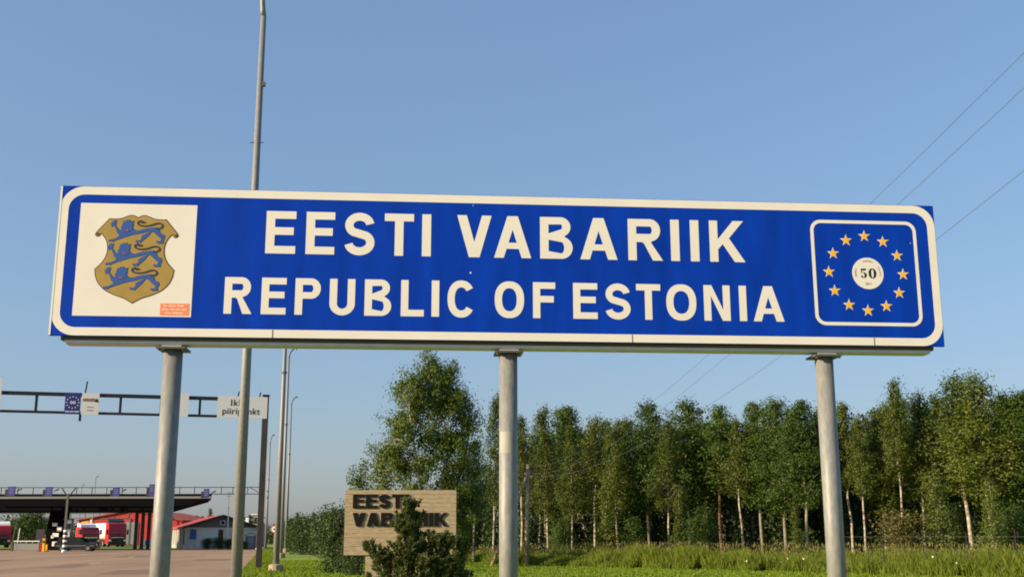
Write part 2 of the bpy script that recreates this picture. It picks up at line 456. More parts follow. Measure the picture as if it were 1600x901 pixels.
# lettering
rows = [(.765, .392, .078, [('E', 1.806, 2.07), ('E', 2.161, 2.416), ('S', 2.501, 2.775), ('T', 2.861, 3.124), ('I', 3.199, 3.280),
         ('V', 3.516, 3.829), ('A', 3.853, 4.191), ('B', 4.273, 4.572), ('A', 4.642, 4.985), ('R', 5.086, 5.407), ('I', 5.484, 5.565), ('I', 5.668, 5.749), ('K', 5.849, 6.18)]),
        (.213, .330, .066, [('R', 1.47, 1.713), ('E', 1.792, 2.008), ('P', 2.086, 2.31), ('U', 2.389, 2.613), ('B', 2.698, 2.935), ('L', 3.02, 3.225),
         ('I', 3.293, 3.361), ('C', 3.436, 3.681), ('O', 3.859, 4.124), ('F', 4.205, 4.408), ('E', 4.57, 4.792), ('S', 4.862, 5.096), ('T', 5.149, 5.372),
         ('O', 5.425, 5.703), ('N', 5.774, 6.018), ('I', 6.103, 6.171), ('A', 6.232, 6.52)])]
for base, ch, stem, row in rows:
    for c, u0, u1 in row:
        fill2d('letter', glyph(c, u1 - u0, ch, stem), M['white'], sg, (sx(u0), -.001, sz(base)))
# crest board with shield and three lions
cp = fill2d('crest_board', [[(.18, .177), (1.192, .177), (1.192, 1.194), (.18, 1.194)]], M['white'], sg, (sx(0), -.001, Z0))
def cfill(name, polys, m_, d, share=None, off=(0, 0)):
    return fill2d(name, polys, m_, cp, (off[0], off[1], d), share=share)
def sub(name, polys, m_, layer, share=None, off=(0, 0)):
    o = fill2d(name, polys, m_, None, share=share)
    o.parent = cp; o.rotation_euler = (0, 0, 0); o.location = (off[0], off[1], .0011 * layer)
    return o
def catmull(P, n=5, closed=False):
    out = []; N = len(P)
    rngi = range(N) if closed else range(N - 1)
    for i in rngi:
        p0, p1, p2, p3 = (P[(i - 1) % N], P[i], P[(i + 1) % N], P[(i + 2) % N]) if closed else (P[max(i - 1, 0)], P[i], P[i + 1], P[min(i + 2, N - 1)])
        for k in range(n):
            t = k / n
            out.append(tuple(.5 * ((2 * p1[j]) + (-p0[j] + p2[j]) * t + (2 * p0[j] - 5 * p1[j] + 4 * p2[j] - p3[j]) * t * t + (-p0[j] + 3 * p1[j] - 3 * p2[j] + p3[j]) * t ** 3) for j in (0, 1)))
    if not closed: out.append(P[-1])
    return out
SC = .683
half = (catmull([(0, 1.072), (.032, 1.089), (.066, 1.092), (.105, 1.078), (.15, 1.061), (.20, 1.056), (.248, 1.058)], 4)
        + [(.352, .932)] + catmull([(.352, .932), (.362, .908), (.345, .888), (.318, .893), (.312, .915)], 4)[1:]
        + catmull([(.300, .905), (.268, .862), (.250, .80), (.254, .73), (.285, .66), (.345, .594)], 4)
        + catmull([(.335, .53), (.305, .465), (.245, .405), (.16, .362), (.075, .332), (0, .288)], 4))
shield = [(SC + x, y) for x, y in half] + [(SC - x, y) for x, y in half[::-1]][1:-1]
def inset(poly, d):
    cx = sum(p[0] for p in poly) / len(poly)
    out = []
    n = len(poly)
    for i in range(n):
        a, b = poly[i - 1], poly[(i + 1) % n]
        dx, dy = b[0] - a[0], b[1] - a[1]; l = math.hypot(dx, dy) or 1
        out.append((poly[i][0] + dy / l * d, poly[i][1] - dx / l * d))
    return out
sub('shield_outline', [shield], M['brown'], 1)
sub('shield', [inset(shield, .0085)], M['gold'], 2)
for s_ in (-1, 1): sub('scroll', [arc(SC + s_ * .338, .911, .012, .012, 0, 345, 14)], M['brown'], 3)
def LP(x, y):                              # crest drawing units to metres on the board
    return (.470 + (x - 400) * .000543 - (y - 140) * .0000100, 1.046 - (y - 140) * .000548 + (x - 400) * .000010)
body = [(385, 150), (405, 172), (425, 140), (432, 168), (462, 150), (452, 195), (450, 238), (487, 285), (528, 318), (540, 300), (530, 262), (552, 240), (545, 205), (565, 190),
        (550, 158), (590, 168), (612, 138), (640, 150), (662, 136), (682, 165), (736, 158), (712, 195), (732, 222), (716, 255), (738, 300), (800, 326), (900, 296), (960, 282), (1040, 272), (1112, 268),
        (1152, 305), (1172, 368), (1242, 398), (1248, 440), (1226, 495), (1236, 540), (1195, 546), (1180, 535), (1150, 548), (1130, 530), (1108, 522), (1118, 490), (1140, 500), (1178, 498), (1186, 462), (1118, 405), (1062, 350), (1028, 345),
        (972, 425), (892, 500), (862, 535), (838, 512), (812, 530), (782, 510), (790, 478), (838, 490), (872, 462), (866, 420), (912, 384), (992, 342), (998, 328),
        (870, 372), (720, 402), (600, 440), (520, 470), (446, 500), (432, 518), (400, 500), (372, 515), (350, 498), (368, 470), (440, 462), (498, 430), (518, 402), (480, 370), (468, 328), (432, 262), (402, 250), (380, 268), (385, 238), (362, 228), (372, 205), (362, 190), (392, 185)]
tail = stroke(catmull([(1090, 290), (1150, 288), (1188, 262), (1185, 228), (1150, 205), (1095, 205), (1000, 236), (910, 248), (840, 238), (800, 214), (796, 184), (822, 168), (850, 168)], 4), 24)
tuft = [(815, 160), (845, 146), (872, 168), (920, 176), (890, 198), (850, 200), (822, 188)]
mane = [(552, 240), (545, 205), (565, 190), (556, 164), (592, 172), (614, 145), (640, 156), (660, 144), (680, 170), (728, 164), (708, 198), (724, 224), (708, 255), (725, 300), (690, 340), (640, 352), (585, 345), (545, 305)]
def lion(off):
    e = sub('lion', [[LP(*q) for q in body]], M['lion_edge'], 3, off=off)
    cxm = sum(q[0] for q in body) / len(body)
    inner = inset([LP(*q) for q in body], .0024)
    sub('lion_fill', [inner], M['lion'], 4, off=off)
    sub('lion_tail', [[LP(*q) for q in tail]], M['lion_edge'], 5, off=off)
    sub('lion_tuft', [[LP(*q) for q in tuft]], M['lion_edge'], 6, off=off)
    sub('lion_mane', [[LP(*q) for q in mane]], M['lion'], 5, off=off)
    sub('lion_tongue', [arc(*LP(632, 318), .013, .009, 0, 345, 12)], M['tongue'], 6, off=off)
for off in ((0, 0), (-.012, -.212), (-.022, -.428)): lion(off)
stk = sub('sticker', [[(.925, .190), (1.174, .190), (1.174, .297), (.925, .297)]], M['orange'], 1)
pale = mat('sticker_print', (.90, .55, .42), .6)
for k, segs in enumerate((((.95, .985), (.995, 1.06), (1.07, 1.13)), ((.94, 1.00), (1.01, 1.05), (1.06, 1.10), (1.11, 1.16)), ((.97, 1.02), (1.03, 1.12)))):
    for a, b in segs: sub('print_mark', [[(a, .268 - .032 * k), (b, .268 - .032 * k), (b, .281 - .032 * k), (a, .281 - .032 * k)]], pale, 2)
# ring of stars with the anniversary disc
fill2d('star_frame', [rrect(6.812, 7.832, .186, 1.188, .10), rrect(6.843, 7.801, .217, 1.157, .072)], M['white'], sg, (sx(0), -.001, Z0))
def star(r): return [(r * (1 if i % 2 == 0 else .40) * math.sin(math.pi * i / 5), r * (1 if i % 2 == 0 else .40) * math.cos(math.pi * i / 5)) for i in range(10)]
sm_ = None; sb_ = None
for k in range(12):
    a = 2 * math.pi * k / 12 + R(1.0)
    p = (sx(7.322 + .355 * math.sin(a)), -.001, sz(.683 + .355 * math.cos(a)))
    st = fill2d('star', [star(.060)], M['white'], sg, p, share=sm_); sm_ = st.data
    s2 = fill2d('star_fill', [star(.049)], M['yellow'], None, share=sb_); sb_ = s2.data
    s2.parent = st; s2.rotation_euler = (0, 0, 0); s2.location = (0, 0, .0011)
disc = fill2d('anniversary_disc', [arc(0, 0, .150, .150, 0, 353, 50)], M['white'], sg, (sx(7.338), -.001, sz(.681)))
def dsub(name, polys, m_):
    o = fill2d(name, polys, m_, None); o.parent = disc; o.rotation_euler = (0, 0, 0); o.location = (0, 0, .0011); return o
dsub('digit', [superell(.043, 0, .037, .048, 0, 352, 36, 2.2), superell(.043, 0, .0125, .041, 0, 352, 36, 2.2)], M['ink'])
five = ([(-.062, .047), (-.062, .030), (-.058, .030)] and
        [(-.066, .048), (-.058, .044), (-.022, .046), (-.018, .048), (-.020, .027), (-.058, .027), (-.060, .010)]
        + arc(-.042, -.017, .030, .028, 115, -150, 18) + arc(-.058, -.030, .010, .010, 200, 60, 6)
        + arc(-.046, -.018, .012, .024, -80, 95, 10) + [(-.066, .002)])
dsub('digit', [five], M['ink'])
rr = random.Random(5)
for a0, a1, n in ((158, 196, 6), (62, 112, 7), (-14, 34, 6)):
    for i in range(n):
        a = R(a0 + (a1 - a0) * (i + .5) / n); r0 = .112; wd = .004; hh = rr.uniform(.009, .014)
        ca, sa = math.cos(a), math.sin(a)
        dsub('ring_mark', [[(ca * r0 - sa * -wd, sa * r0 + ca * -wd), (ca * (r0 + hh) - sa * -wd, sa * (r0 + hh) + ca * -wd), (ca * (r0 + hh) - sa * wd, sa * (r0 + hh) + ca * wd), (ca * r0 - sa * wd, sa * r0 + ca * wd)]], M['ink_brown'])
o = text('year', '2011', .032, M['ink_brown'], None, (0, 0, 0), .0007); o.parent = disc; o.rotation_euler = (0, 0, 0); o.location = (0, -.101, .0011)
for u, vv, r_ in ((3.64, .62, .008), (3.66, 1.25, .004), (7.77, .98, .004)):
    fill2d('paint_chip', [arc(0, 0, r_, r_ * 1.1, 0, 330, 8)], M['white'], sg, (sx(u), -.001, sz(vv)))
# posts
for u in (1.035, 3.992, 6.915):
    x = sx(u)
    po = MB().tube([(x, .13, 0), (x, .13, Z0 - .10)], .082, 32).build('post', M['galv'], sg, smooth=True)
    MB().box(x - .125, x + .125, .0, .26, Z0 - .10, Z0 - .082).build('top_plate', M['galv_dark'], po)
    MB().box(x - .085, x + .085, .03, .23, Z0 - .0815, Z0 - .0685).build('clamp', M['alu'], po)
    for bx_ in (-.105, .105): MB().tube([(x + bx_, .02, Z0 - .115), (x + bx_, .02, Z0 - .081)], .012, 8).build('bolt', M['galv_dark'], po)
    MB().box(x - .17, x + .17, -.04, .30, 0, .02).build('foot_plate', M['galv_dark'], po)
    if abs(u - 3.992) < .01:
        a = [R(200 + 6 * i) for i in range(16)]
        vv = [(x + .0832 * math.cos(t), .13 + .0832 * math.sin(t), z) for z in (2.30, 2.49) for t in a]
        MB().add(vv, [(i, i + 1, i + 17, i + 16) for i in range(15)]).build('sticker', M['galv_pale'], po, smooth=True)

# ------------------------------------------------------------------ lamp posts
def lamp_post(x, y, h, r0, label, group, arm=(.25, 1), arm_len=.9, rise=.7, foot=.32, head=.5):
    e = empty('lamp_post', (x, y, 0), 0, label, 'lamp post', group)
    MB().tube([(0, 0, 0), (0, 0, h * .42), (0, 0, h * .43), (0, 0, h)], [r0, r0 * .80, r0 * .76, r0 * .52], 16).build('pole', M['galv'], e, smooth=True)
    ax = Vector((arm[0], arm[1], 0)).normalized()
    pts = [Vector((0, 0, h)), Vector((0, 0, h + .15)) + ax * .02] + [Vector((0, 0, h + .15 + rise * t)) + ax * (.02 + arm_len * t ** 1.6) for t in (.3, .6, .85, 1)]
    MB().tube(pts, [r0 * .52, r0 * .5] + [r0 * .42] * 4, 10).build('arm', M['galv'], e, smooth=True)
    tip = pts[-1]
    hd = MB().tube([tip, tip + ax * .2 * head + Vector((0, 0, .04)), tip + ax * .75 * head + Vector((0, 0, .05)), tip + ax * .85 * head + Vector((0, 0, .02))], [.06, .15 * head, .15 * head, .04], 10).build('lamp_head', M['galv'], e, smooth=True)
    MB().tube([tip + ax * .28 * head + Vector((0, 0, -.10 * head)), tip + ax * .7 * head + Vector((0, 0, -.10 * head))], .09 * head, 8).build('lamp_glass', M['lampglass'], hd)
    MB().tube([(0, 0, 0), (0, 0, foot), (0, 0, foot + .03)], [.34, .32, .2], 14).build('footing', M['concrete'], e)
    MB().tube([(0, 0, h * .655), (0, 0, h * .66)], r0 * .98, 14).build('collar', M['galv_dark'], e)
    return e
L1 = lamp_post(-5.955, 25.0, 13.75, .128, 'tall grey lamp post rising behind the left end of the blue sign', 'lamp posts beside the road', arm=(-1, -.1), arm_len=.30, rise=1.9)
MB().tube([(-.16, -.05, 10.55), (.16, -.05, 10.55)], .012, 6).build('cable_bracket', M['galv_dark'], L1)
MB().box(.07, .13, -.1, .0, 11.95, 12.05).build('clamp', M['galv_dark'], L1)
lamp_post(-10.55, 51.7, 13.6, .14, 'grey lamp post with round concrete footing on the verge', 'lamp posts beside the road')
lamp_post(-16.75, 83.6, 14.6, .15, 'grey lamp post in the middle of the three standing close together', 'lamp posts beside the road')
lamp_post(-22.0, 112.0, 14.3, .15, 'rightmost and farthest of the three grey lamp posts close together', 'lamp posts beside the road')
lamp_post(-27.05, 126.5, 11.6, .14, 'shorter thin lamp post just right of the brown gantry post', 'lamp posts beside the road', arm_len=.5, rise=.8)
lamp_post(*at(141, 860, 185).xy, 10.6, .12, 'far lamp post above the black canopy, left of the tall sign post', 'far lamp posts beyond the canopy', arm_len=.3, rise=.2)
lamp_post(*at(120, 860, 200).xy, 9.9, .12, 'small far lamp post above the canopy near the braced post', 'far lamp posts beyond the canopy', arm_len=.3, rise=.2)

# ------------------------------------------------------------------ near gantry with its boards
p0 = Vector((-11.75, 53.6, 0)); p1 = at(0, 611, 50.6); p1.z = 0
dirg = (p1 - p0).normalized(); ang = math.atan2(dirg.y, dirg.x)       # points left
gl = (p1 - p0).length + 8.0
gt = empty('gantry', p0, ang, 'dark steel lattice gantry spanning the road, carrying white boards and a blue one', 'gantry')
ZT, ZB = 7.98, 7.02
MB().box(-.14, .14, -.12, .12, 0, ZT + .1).build('post', M['brownpost'], gt, bevel=.01)
MB().box(gl - .14, gl + .14, -.12, .12, 0, ZT + .1).build('post', M['brownpost'], gt, bevel=.01)
MB().box(.145, gl - .145, -.09, .09, ZT - .16, ZT).build('top_chord', M['dark'], gt)
MB().box(.145, gl - .145, -.08, .08, ZB, ZB + .11).build('bottom_chord', M['dark'], gt)
ux = lambda px_: ((px_ - 412) / -412.0) * (p1 - p0).length
for px_ in (-60, 55, 182, 245, 306): 
    u = ux(px_); MB().box(u - .055, u + .055, -.05, .05, ZB + .112, ZT - .162).build('strut', M['dark'], gt)
MB().box(-.17, .17, -.15, .15, ZT + .102, ZT + .16).build('post_cap', M['dark'], gt)
for px_ in (366, 401, 127): MB().bar((ux(px_), 0, ZT), (ux(px_ + 2), 0, ZT + (.28 if px_ > 200 else .55)), .06).build('bracket', M['dark'], gt)
MB().box(ux(122) - .05, ux(122) + .05, -.05, .05, ZB - .32, ZB).build('bracket', M['dark'], gt)
def board(name, px0, px1, z0, z1, m_, label, cat, group='boards hanging on the near gantry'):
    """upright board in front of the gantry beam; local x runs to the right again"""
    um = (ux(px0) + ux(px1)) / 2; wd = abs(ux(px0) - ux(px1))
    c = p0 + dirg * um + Vector((dirg.y, -dirg.x, 0)) * -.0
    nrm = Vector((-dirg.y, dirg.x, 0)); nrm = nrm if nrm.y < 0 else -nrm
    e = empty(name, (c + nrm * .13), ang + math.pi, label, cat, group)
    b = MB().box(-wd / 2, wd / 2, 0, .04, z0, z1).build('plate', m_, e)
    return e, wd
e, wd = board('gantry_sign', 334, 414.5, 7.0, 8.02, M['whitepaint'], 'white board reading Ikla piiripunkt at the right end of the gantry', 'sign')
text('lettering', 'Ikla', .42, M['ink'], e, (-.23, -.004, 7.70), bold=.004, sp=1.15)
text('lettering', 'piiripunkt', .42, M['ink'], e, (-.06, -.004, 7.31), bold=.004, sp=1.06)
e, wd = board('gantry_sign', 98, 121.5, 7.0, 7.98, M['lanesign'], 'blue board with ring of white stars hanging on the gantry', 'sign')
for k in range(12):
    a = 2 * math.pi * k / 12
    fill2d('star', [star(.045)], M['whitepaint'], e, (.26 * math.sin(a), -.004, 7.53 + .26 * math.cos(a)))
fill2d('centre_mark', [arc(-.055, 0, .06, .07, 0, 340, 14), arc(-.055, 0, .025, .03, 0, 340, 10)], M['whitepaint'], e, (0, -.004, 7.53))
fill2d('centre_mark', [arc(.07, 0, .06, .07, 0, 340, 14), arc(.07, 0, .025, .03, 0, 340, 10)], M['whitepaint'], e, (0, -.004, 7.53))
for a, b in ((-.3, -.12), (-.09, .05), (.08, .3)): MB().box(a, b, -.006, -.001, 7.09, 7.14).build('caption_mark', M['whitepaint'], e)
e, wd = board('gantry_sign', 123, 149.5, 7.0, 7.98, M['whitepaint'], 'white board with dark printed bar beside the blue starred board', 'sign')
for i in range(8): MB().box(-.33 + i * .082, -.265 + i * .082, -.006, -.001, 7.60, 7.72 + .01 * (i % 3)).build('print_mark', M['ink_brown'], e)
MB().box(.2, .34, -.010, -.007, 7.57, 7.66).build('print_mark', M['ink'], e)
for z in (7.18, 7.32): MB().box(-.14, .14, -.006, -.001, z, z + .025).build('print_mark', M['ink_brown'], e)
board('gantry_sign', 246, 288, 7.0, 8.1, M['whitepaint'], 'white board mostly hidden behind the left post of the blue sign', 'sign')
board('gantry_sign', -40, 3, 7.05, 8.55, M['whitepaint'], 'taller white board cut off by the left edge of the picture', 'sign')

# ------------------------------------------------------------------ second gantry in front of the canopy
Y2 = 126.0
g2 = empty('gantry', (-27.6, Y2, 0), math.pi, 'thin lattice gantry with blue lane signs in front of the black canopy', 'gantry')
T2, B2 = 6.82, 6.0
MB().box(.1, 34, -.05, .05, T2 - .08, T2).build('top_chord', M['dark'], g2)
MB().box(.1, 34, -.05, .05, B2, B2 + .09).build('bottom_chord', M['dark'], g2)
MB().box(-.1, .095, -.1, .1, 0, T2 + .02).build('post', M['brownpost'], g2)
def u2(px_): return -27.6 - at(px_, 765, Y2).x
for px_ in (387, 364, 346, 304, 281, 258, 213, 191, 167, 144, 120, 52, 28, 2): 
    u = u2(px_); MB().box(u - .035, u + .035, -.035, .035, B2 + .092, T2 - .082).build('strut', M['dark'], g2)
um = u2(107)
MB().box(um - .11, um + .11, -.12, .12, 0, B2 - .002).build('post', M['galv_dark'], g2)
for s_ in (-1, 1): MB().bar((um, -.06, B2 - .3), (um + s_ * .75, -.06, T2 - .1), .10).build('brace', M['dark'], g2)
MB().bar((.1, -.07, B2 + .05), (u2(390), -.07, T2 - .05), .07).build('brace', M['dark'], g2)
lane = [(10, 24, 759.5, 'blue lane sign on the far gantry at the left edge of the picture'),
        (69, 82, 760, 'blue lane sign on the far gantry left of its braced post'),
        (174, 187, 760.5, 'blue lane sign on the far gantry right of its braced post'),
        (231, 242, 756, 'taller blue lane sign on the far gantry half hidden by the left sign post'),
        (316, 327, 763, 'rightmost blue lane sign at the tip of the canopy')]
for a, b, y, lb in lane:
    pt = at(a, y, Y2 - .25); q = at(b, y, Y2 - .25); hgt = 1.0 if 'taller' not in lb else 1.35
    e = empty('lane_sign', ((pt.x + q.x) / 2, Y2 - .25, 0), 0, lb, 'sign', 'blue lane signs on the far gantry')
    wd = q.x - pt.x; zt = pt.z
    MB().box(-wd / 2 + .18, wd / 2, 0, .15, zt - hgt, zt).build('plate', M['lanesign'], e)
    MB().box(-wd / 2 - .1, -wd / 2 + .175, .0, .12, zt - hgt, zt - .3).build('signal_box', M['dark'], e)
    for z in (.28, .5, .72): MB().box(-.12, wd / 2 - .15, -.008, -.001, zt - z, zt - z + .05).build('print_mark', M['greypanel'], e)
    MB().prism([(wd / 2 + .16, zt - .55), (wd / 2 + .75, zt - .3), (wd / 2 + .7, zt - .18), (wd / 2 + .3, zt - .35)], .0, .1).build('arrow', M['dark'], e)

# ------------------------------------------------------------------ third, far gantry
g3 = empty('gantry', (at(205, 800, 190).x, 190, 0), math.pi, 'pale distant gantry seen below the black canopy', 'gantry')
z3 = at(100, 801, 190).z
MB().box(0, 30, -.06, .06, z3 - .12, z3).build('top_chord', M['galv_dark'], g3)
MB().box(0, 30, -.06, .06, z3 - .92, z3 - .80).build('bottom_chord', M['galv_dark'], g3)
for k in range(11): MB().box(k * 2.4 + .3, k * 2.4 + .42, -.05, .05, z3 - .798, z3 - .122).build('strut', M['galv_dark'], g3)
for u in (0, 26): MB().box(u - .12, u + .12, -.12, .12, 0, z3 - .922).build('post', M['galv_dark'], g3)

# ------------------------------------------------------------------ checkpoint canopy
YC = 128.0
cz_top, cz_mid, cz_bot = at(100, 771, YC).z, at(100, 777, YC).z, at(100, 797, YC).z
xr = at(331, 771, YC).x
ca = empty('checkpoint_canopy', (xr, YC, 0), 0, 'long black checkpoint canopy over the lanes with pale edge strip', 'canopy')
def shear(mb, k=-.27):
    mb.v = [(x + k * y, y, z) for x, y, z in mb.v]; return mb
shear(MB().box(-60, 0, 0, 14, cz_mid + .08, cz_top)).build('roof_edge', M['black'], ca)
MB().box(-60, -.05, -.06, -.005, cz_mid - .10, cz_mid + .13).build('edge_strip', M['galv'], ca)
xt = at(262, 797, YC).x - xr
shear(MB().prism([(-60, cz_mid + .078), (-.1, cz_mid + .078), (-.3, cz_mid - .15), (xt, cz_bot), (-60, cz_bot)], .02, 13.9)).build('soffit', M['black'], ca)
pxa, pxb = at(71, 830, YC + 2).x - xr, at(94, 830, YC + 2).x - xr
MB().prism([(pxa, 0), (pxb + .3, 0), (pxb + .1, 2.2), (pxb + .2, cz_bot + .1), (pxa + .35, cz_bot + .1), (pxa + .1, 2.0)], 2, 4).build('pier', M['black'], ca)
for px_, py, w_, h_ in ((86, 819, .55, .35), (93, 826, .5, .5), (87, 835, .7, .4), (86, 849, .65, .5), (82, 838, .3, .3)):
    q = at(px_, py, YC + 1.9) - Vector((xr, YC, 0))
    MB().box(q.x - w_ / 2, q.x + w_ / 2, 1.84, 1.9, q.z - h_ / 2, q.z + h_ / 2).build('notice_board', M['whitepaint'], ca)
for px_ in (211, 221, 231, 252):
    q = at(px_, 840, YC + 5).x - xr
    MB().box(q - .16, q + .16, 5, 5.35, 0, cz_bot + .05).build('column', M['dark'], ca)
q = at(276, 780, YC + 5).x - xr

# ------------------------------------------------------------------ bollards, barrier bits
def banded(px_, py, Y, h, label):
    p = at(px_, py, Y)
    e = empty('marker_post', (p.x, Y, 0), 0, label, 'bollard', 'black and white banded marker posts')
    n = 9
    for i in range(n):
        MB().tube([(0, 0, h * i / n), (0, 0, h * (i + 1) / n)], .2 if i else .25, 14).build('band', M['whitepaint'] if i % 2 == 0 else M['dark'], e, smooth=True)
banded(100, 862, 114, 2.15, 'black and white banded marker post beside the dark car')
banded(403, 858, 131, 1.95, 'black and white banded marker post left of the brown gantry post')
e = empty('control_post', (at(68, 857, 119).x, 119, 0), 0, 'yellow control post beside the black canopy pier', 'post')
MB().box(-.13, .13, -.12, .12, 0, 1.25).build('column', M['yellowpaint'], e, bevel=.02); MB().box(-.17, .17, -.16, .16, 1.252, 1.33).build('cap', M['yellowpaint'], e); MB().box(-.09, .09, -.13, -.122, .85, 1.1).build('panel', M['glass'], e)
for s_, lb in ((-1, 'red and dark kerb marker on the left of the yellow control post'), (1, 'orange kerb marker on the right of the yellow control post')):
    e = empty('kerb_marker', (at(68 + 4.5 * s_, 858, 119.5).x, 119.5, 0), 0, lb, 'marker')
    MB().box(-.10, .10, -.08, .08, 0, .72).build('stem', M['redpaint'] if s_ < 0 else M['yellowpaint'], e, bevel=.01)
    MB().box(-.15, .15, -.1, .1, .722, .80).build('cap', M['dark'], e)
    MB().box(-.2, .2, -.16, .16, 0, .08).build('base', M['dark'], e)
xa, xb = at(21, 850, 131).x, at(62, 850, 131).x
e = empty('guard_wall', ((xa + xb) / 2, 131, 0), 0, 'low grey guard wall with rail under the canopy at left', 'barrier')
hw = (xb - xa) / 2
MB().box(-hw, hw, -.12, .12, 0, .72).build('wall', M['greypanel'], e, bevel=.02)
MB().box(-hw, hw, -.05, .05, .95, 1.05).build('rail', M['whitepaint'], e)
for i in range(5): MB().box(-hw + .1 + i * (2 * hw - .3) / 4, -hw + .2 + i * (2 * hw - .3) / 4, -.05, .05, .722, .948).build('rail_post', M['galv'], e)
e = empty('notice_panel', (at(62, 845, 134).x, 134, 0), 0, 'pale pink notice panel left of the black pier', 'sign')
MB().box(-.48, .48, 0, .06, .95, 2.35).build('plate', M['pink'], e)
for s_ in (-.35, .35): MB().box(s_ - .04, s_ + .04, .062, .12, 0, 2.3).build('leg', M['galv_dark'], e)
e = empty('barrier_pole', (at(18.5, 858, 124).x, 124, 0), 0, 'dark brown barrier stand near the red lorry at the left edge', 'barrier')
MB().box(-.14, .14, -.12, .12, 0, 1.0).build('stand', M['brownpost'], e, bevel=.02); MB().bar((.0, 0, 1.0), (.25, 0, 3.0), .1).build('raised_boom', M['brownpost'], e)
MB().bar((.42, .1, 0), (.62, .1, 2.4), .07).build('stay', M['whitepaint'], e)
e = empty('kiosk', (at(104.5, 857, 127).x, 127, 0), 0, 'small grey blue control kiosk behind the banded marker post', 'booth')
MB().box(-.4, .4, -.3, .3, 0, 3.3).build('body', mat('kiosk_grey', (.17, .18, .22), .6, noise=.1), e, bevel=.02); MB().box(-.33, .33, -.312, -.302, 2.3, 2.9).build('window', M['glass'], e); MB().box(-.45, .45, -.35, .35, 3.302, 3.42).build('roof', M['dark'], e)
MB().box(.05, .3, -.33, -.302, 1.3, 2.0).build('notice', M['pink'], e)

# ------------------------------------------------------------------ vehicles
def wheel(parent, x, y, r, wdt=.3):
    o = MB().tube([(x, y - wdt / 2, r), (x, y + wdt / 2, r)], r, 18).build('wheel', M['rubber'], parent, smooth=True)
    for s_ in (-1, 1): MB().tube([(x, y + s_ * wdt / 2, r), (x, y + s_ * (wdt / 2 + .02), r)], r * .55, 12).build('rim', M['galv'], o)
    return o
def lorry(loc, rz, label, load, cabh=3.1):
    """forward along +x"""
    e = empty('lorry', loc, rz, label, 'lorry', 'red lorries waiting at the checkpoint')
    cab = MB().prism([(-2.1, .75), (.18, .75), (.22, 1.6), (.10, 2.3), (-.18, cabh - .12), (-.5, cabh), (-2.1, cabh)], -1.24, 1.24).build('cab', M['redpaint'], e, bevel=.04)
    MB().add([(.235, -1.08, 1.65), (.235, 1.08, 1.65), (-.06, 1.0, 2.62), (-.06, -1.0, 2.62)], [(0, 1, 2, 3)]).build('windscreen', M['glass'], e)
    MB().box(.235, .27, -.95, .95, .82, 1.5).build('grille', M['dark'], e)
    MB().box(.05, .34, -1.22, 1.22, .35, .72).build('bumper', M['dark'], e, bevel=.03)
    MB().box(.272, .285, -.9, .9, 1.30, 1.36).build('badge_strip', M['chrome'], e)
    for s_ in (-1, 1):
        MB().box(.24, .36, s_ * 1.02 - .17, s_ * 1.02 + .17, .78, 1.05).build('headlight', M['lampglass'], e, bevel=.02)
        MB().add([(-.25, s_ * 1.25, 1.75), (-1.25, s_ * 1.25, 1.75), (-1.25, s_ * 1.25, 2.45), (-.45, s_ * 1.25, 2.45)], [(0, 1, 2, 3)]).build('side_window', M['glass'], e)
        MB().box(.02, .14, s_ * 1.42 - .12, s_ * 1.42 + .12, 1.75, 2.45).build('mirror', M['dark'], e)
        MB().box(-2.1, -.2, s_ * 1.13 - .1, s_ * 1.13 + .1, .45, .74).build('side_skirt', M['redpaint'], e)
    MB().prism([(-1.9, cabh + .02), (-.7, cabh + .02), (-.95, cabh + .3), (-1.9, cabh + .55)], -1.1, 1.1).build('roof_deflector', M['whitepaint'] if load != 'tank' else M['dark'], e)
    MB().box(-13.2 if load else -5.4, -.4, -.45, .45, .62, .85).build('chassis', M['dark'], e)
    if load == 'tank':
        MB().tube([(-13.2, 0, 2.2), (-13.0, 0, 2.2), (-2.8, 0, 2.2), (-2.55, 0, 2.2)], [1.0, 1.25, 1.25, 1.0], 24).build('tank', M['whitepaint'], e, smooth=True)
    elif load == 'box':
        MB().box(-13.2, -2.6, -1.25, 1.25, 1.0, 3.6).build('box_body', M['greypanel'], e, bevel=.03)
    for x in ((-.75, -3.6, -10.2, -11.5, -12.8) if load else (-.75, -3.6, -4.8)):
        for s_ in (-1, 1): wheel(e, x, s_ * 1.0, .5)
    return e
p = at(182, 852, 166); lorry((p.x, 166, 0), R(-58), 'red lorry with dark roof deflector and white tank trailer', 'tank', 3.4)
p = at(140, 853, 158); lorry((p.x, 158, 0), R(-46), 'red lorry half hidden behind the dark car', None, 2.75)
p = at(0, 853, 158); lorry((p.x, 158, 0), R(-62), 'red lorry cab cut off by the left edge of the picture', None, 3.0)
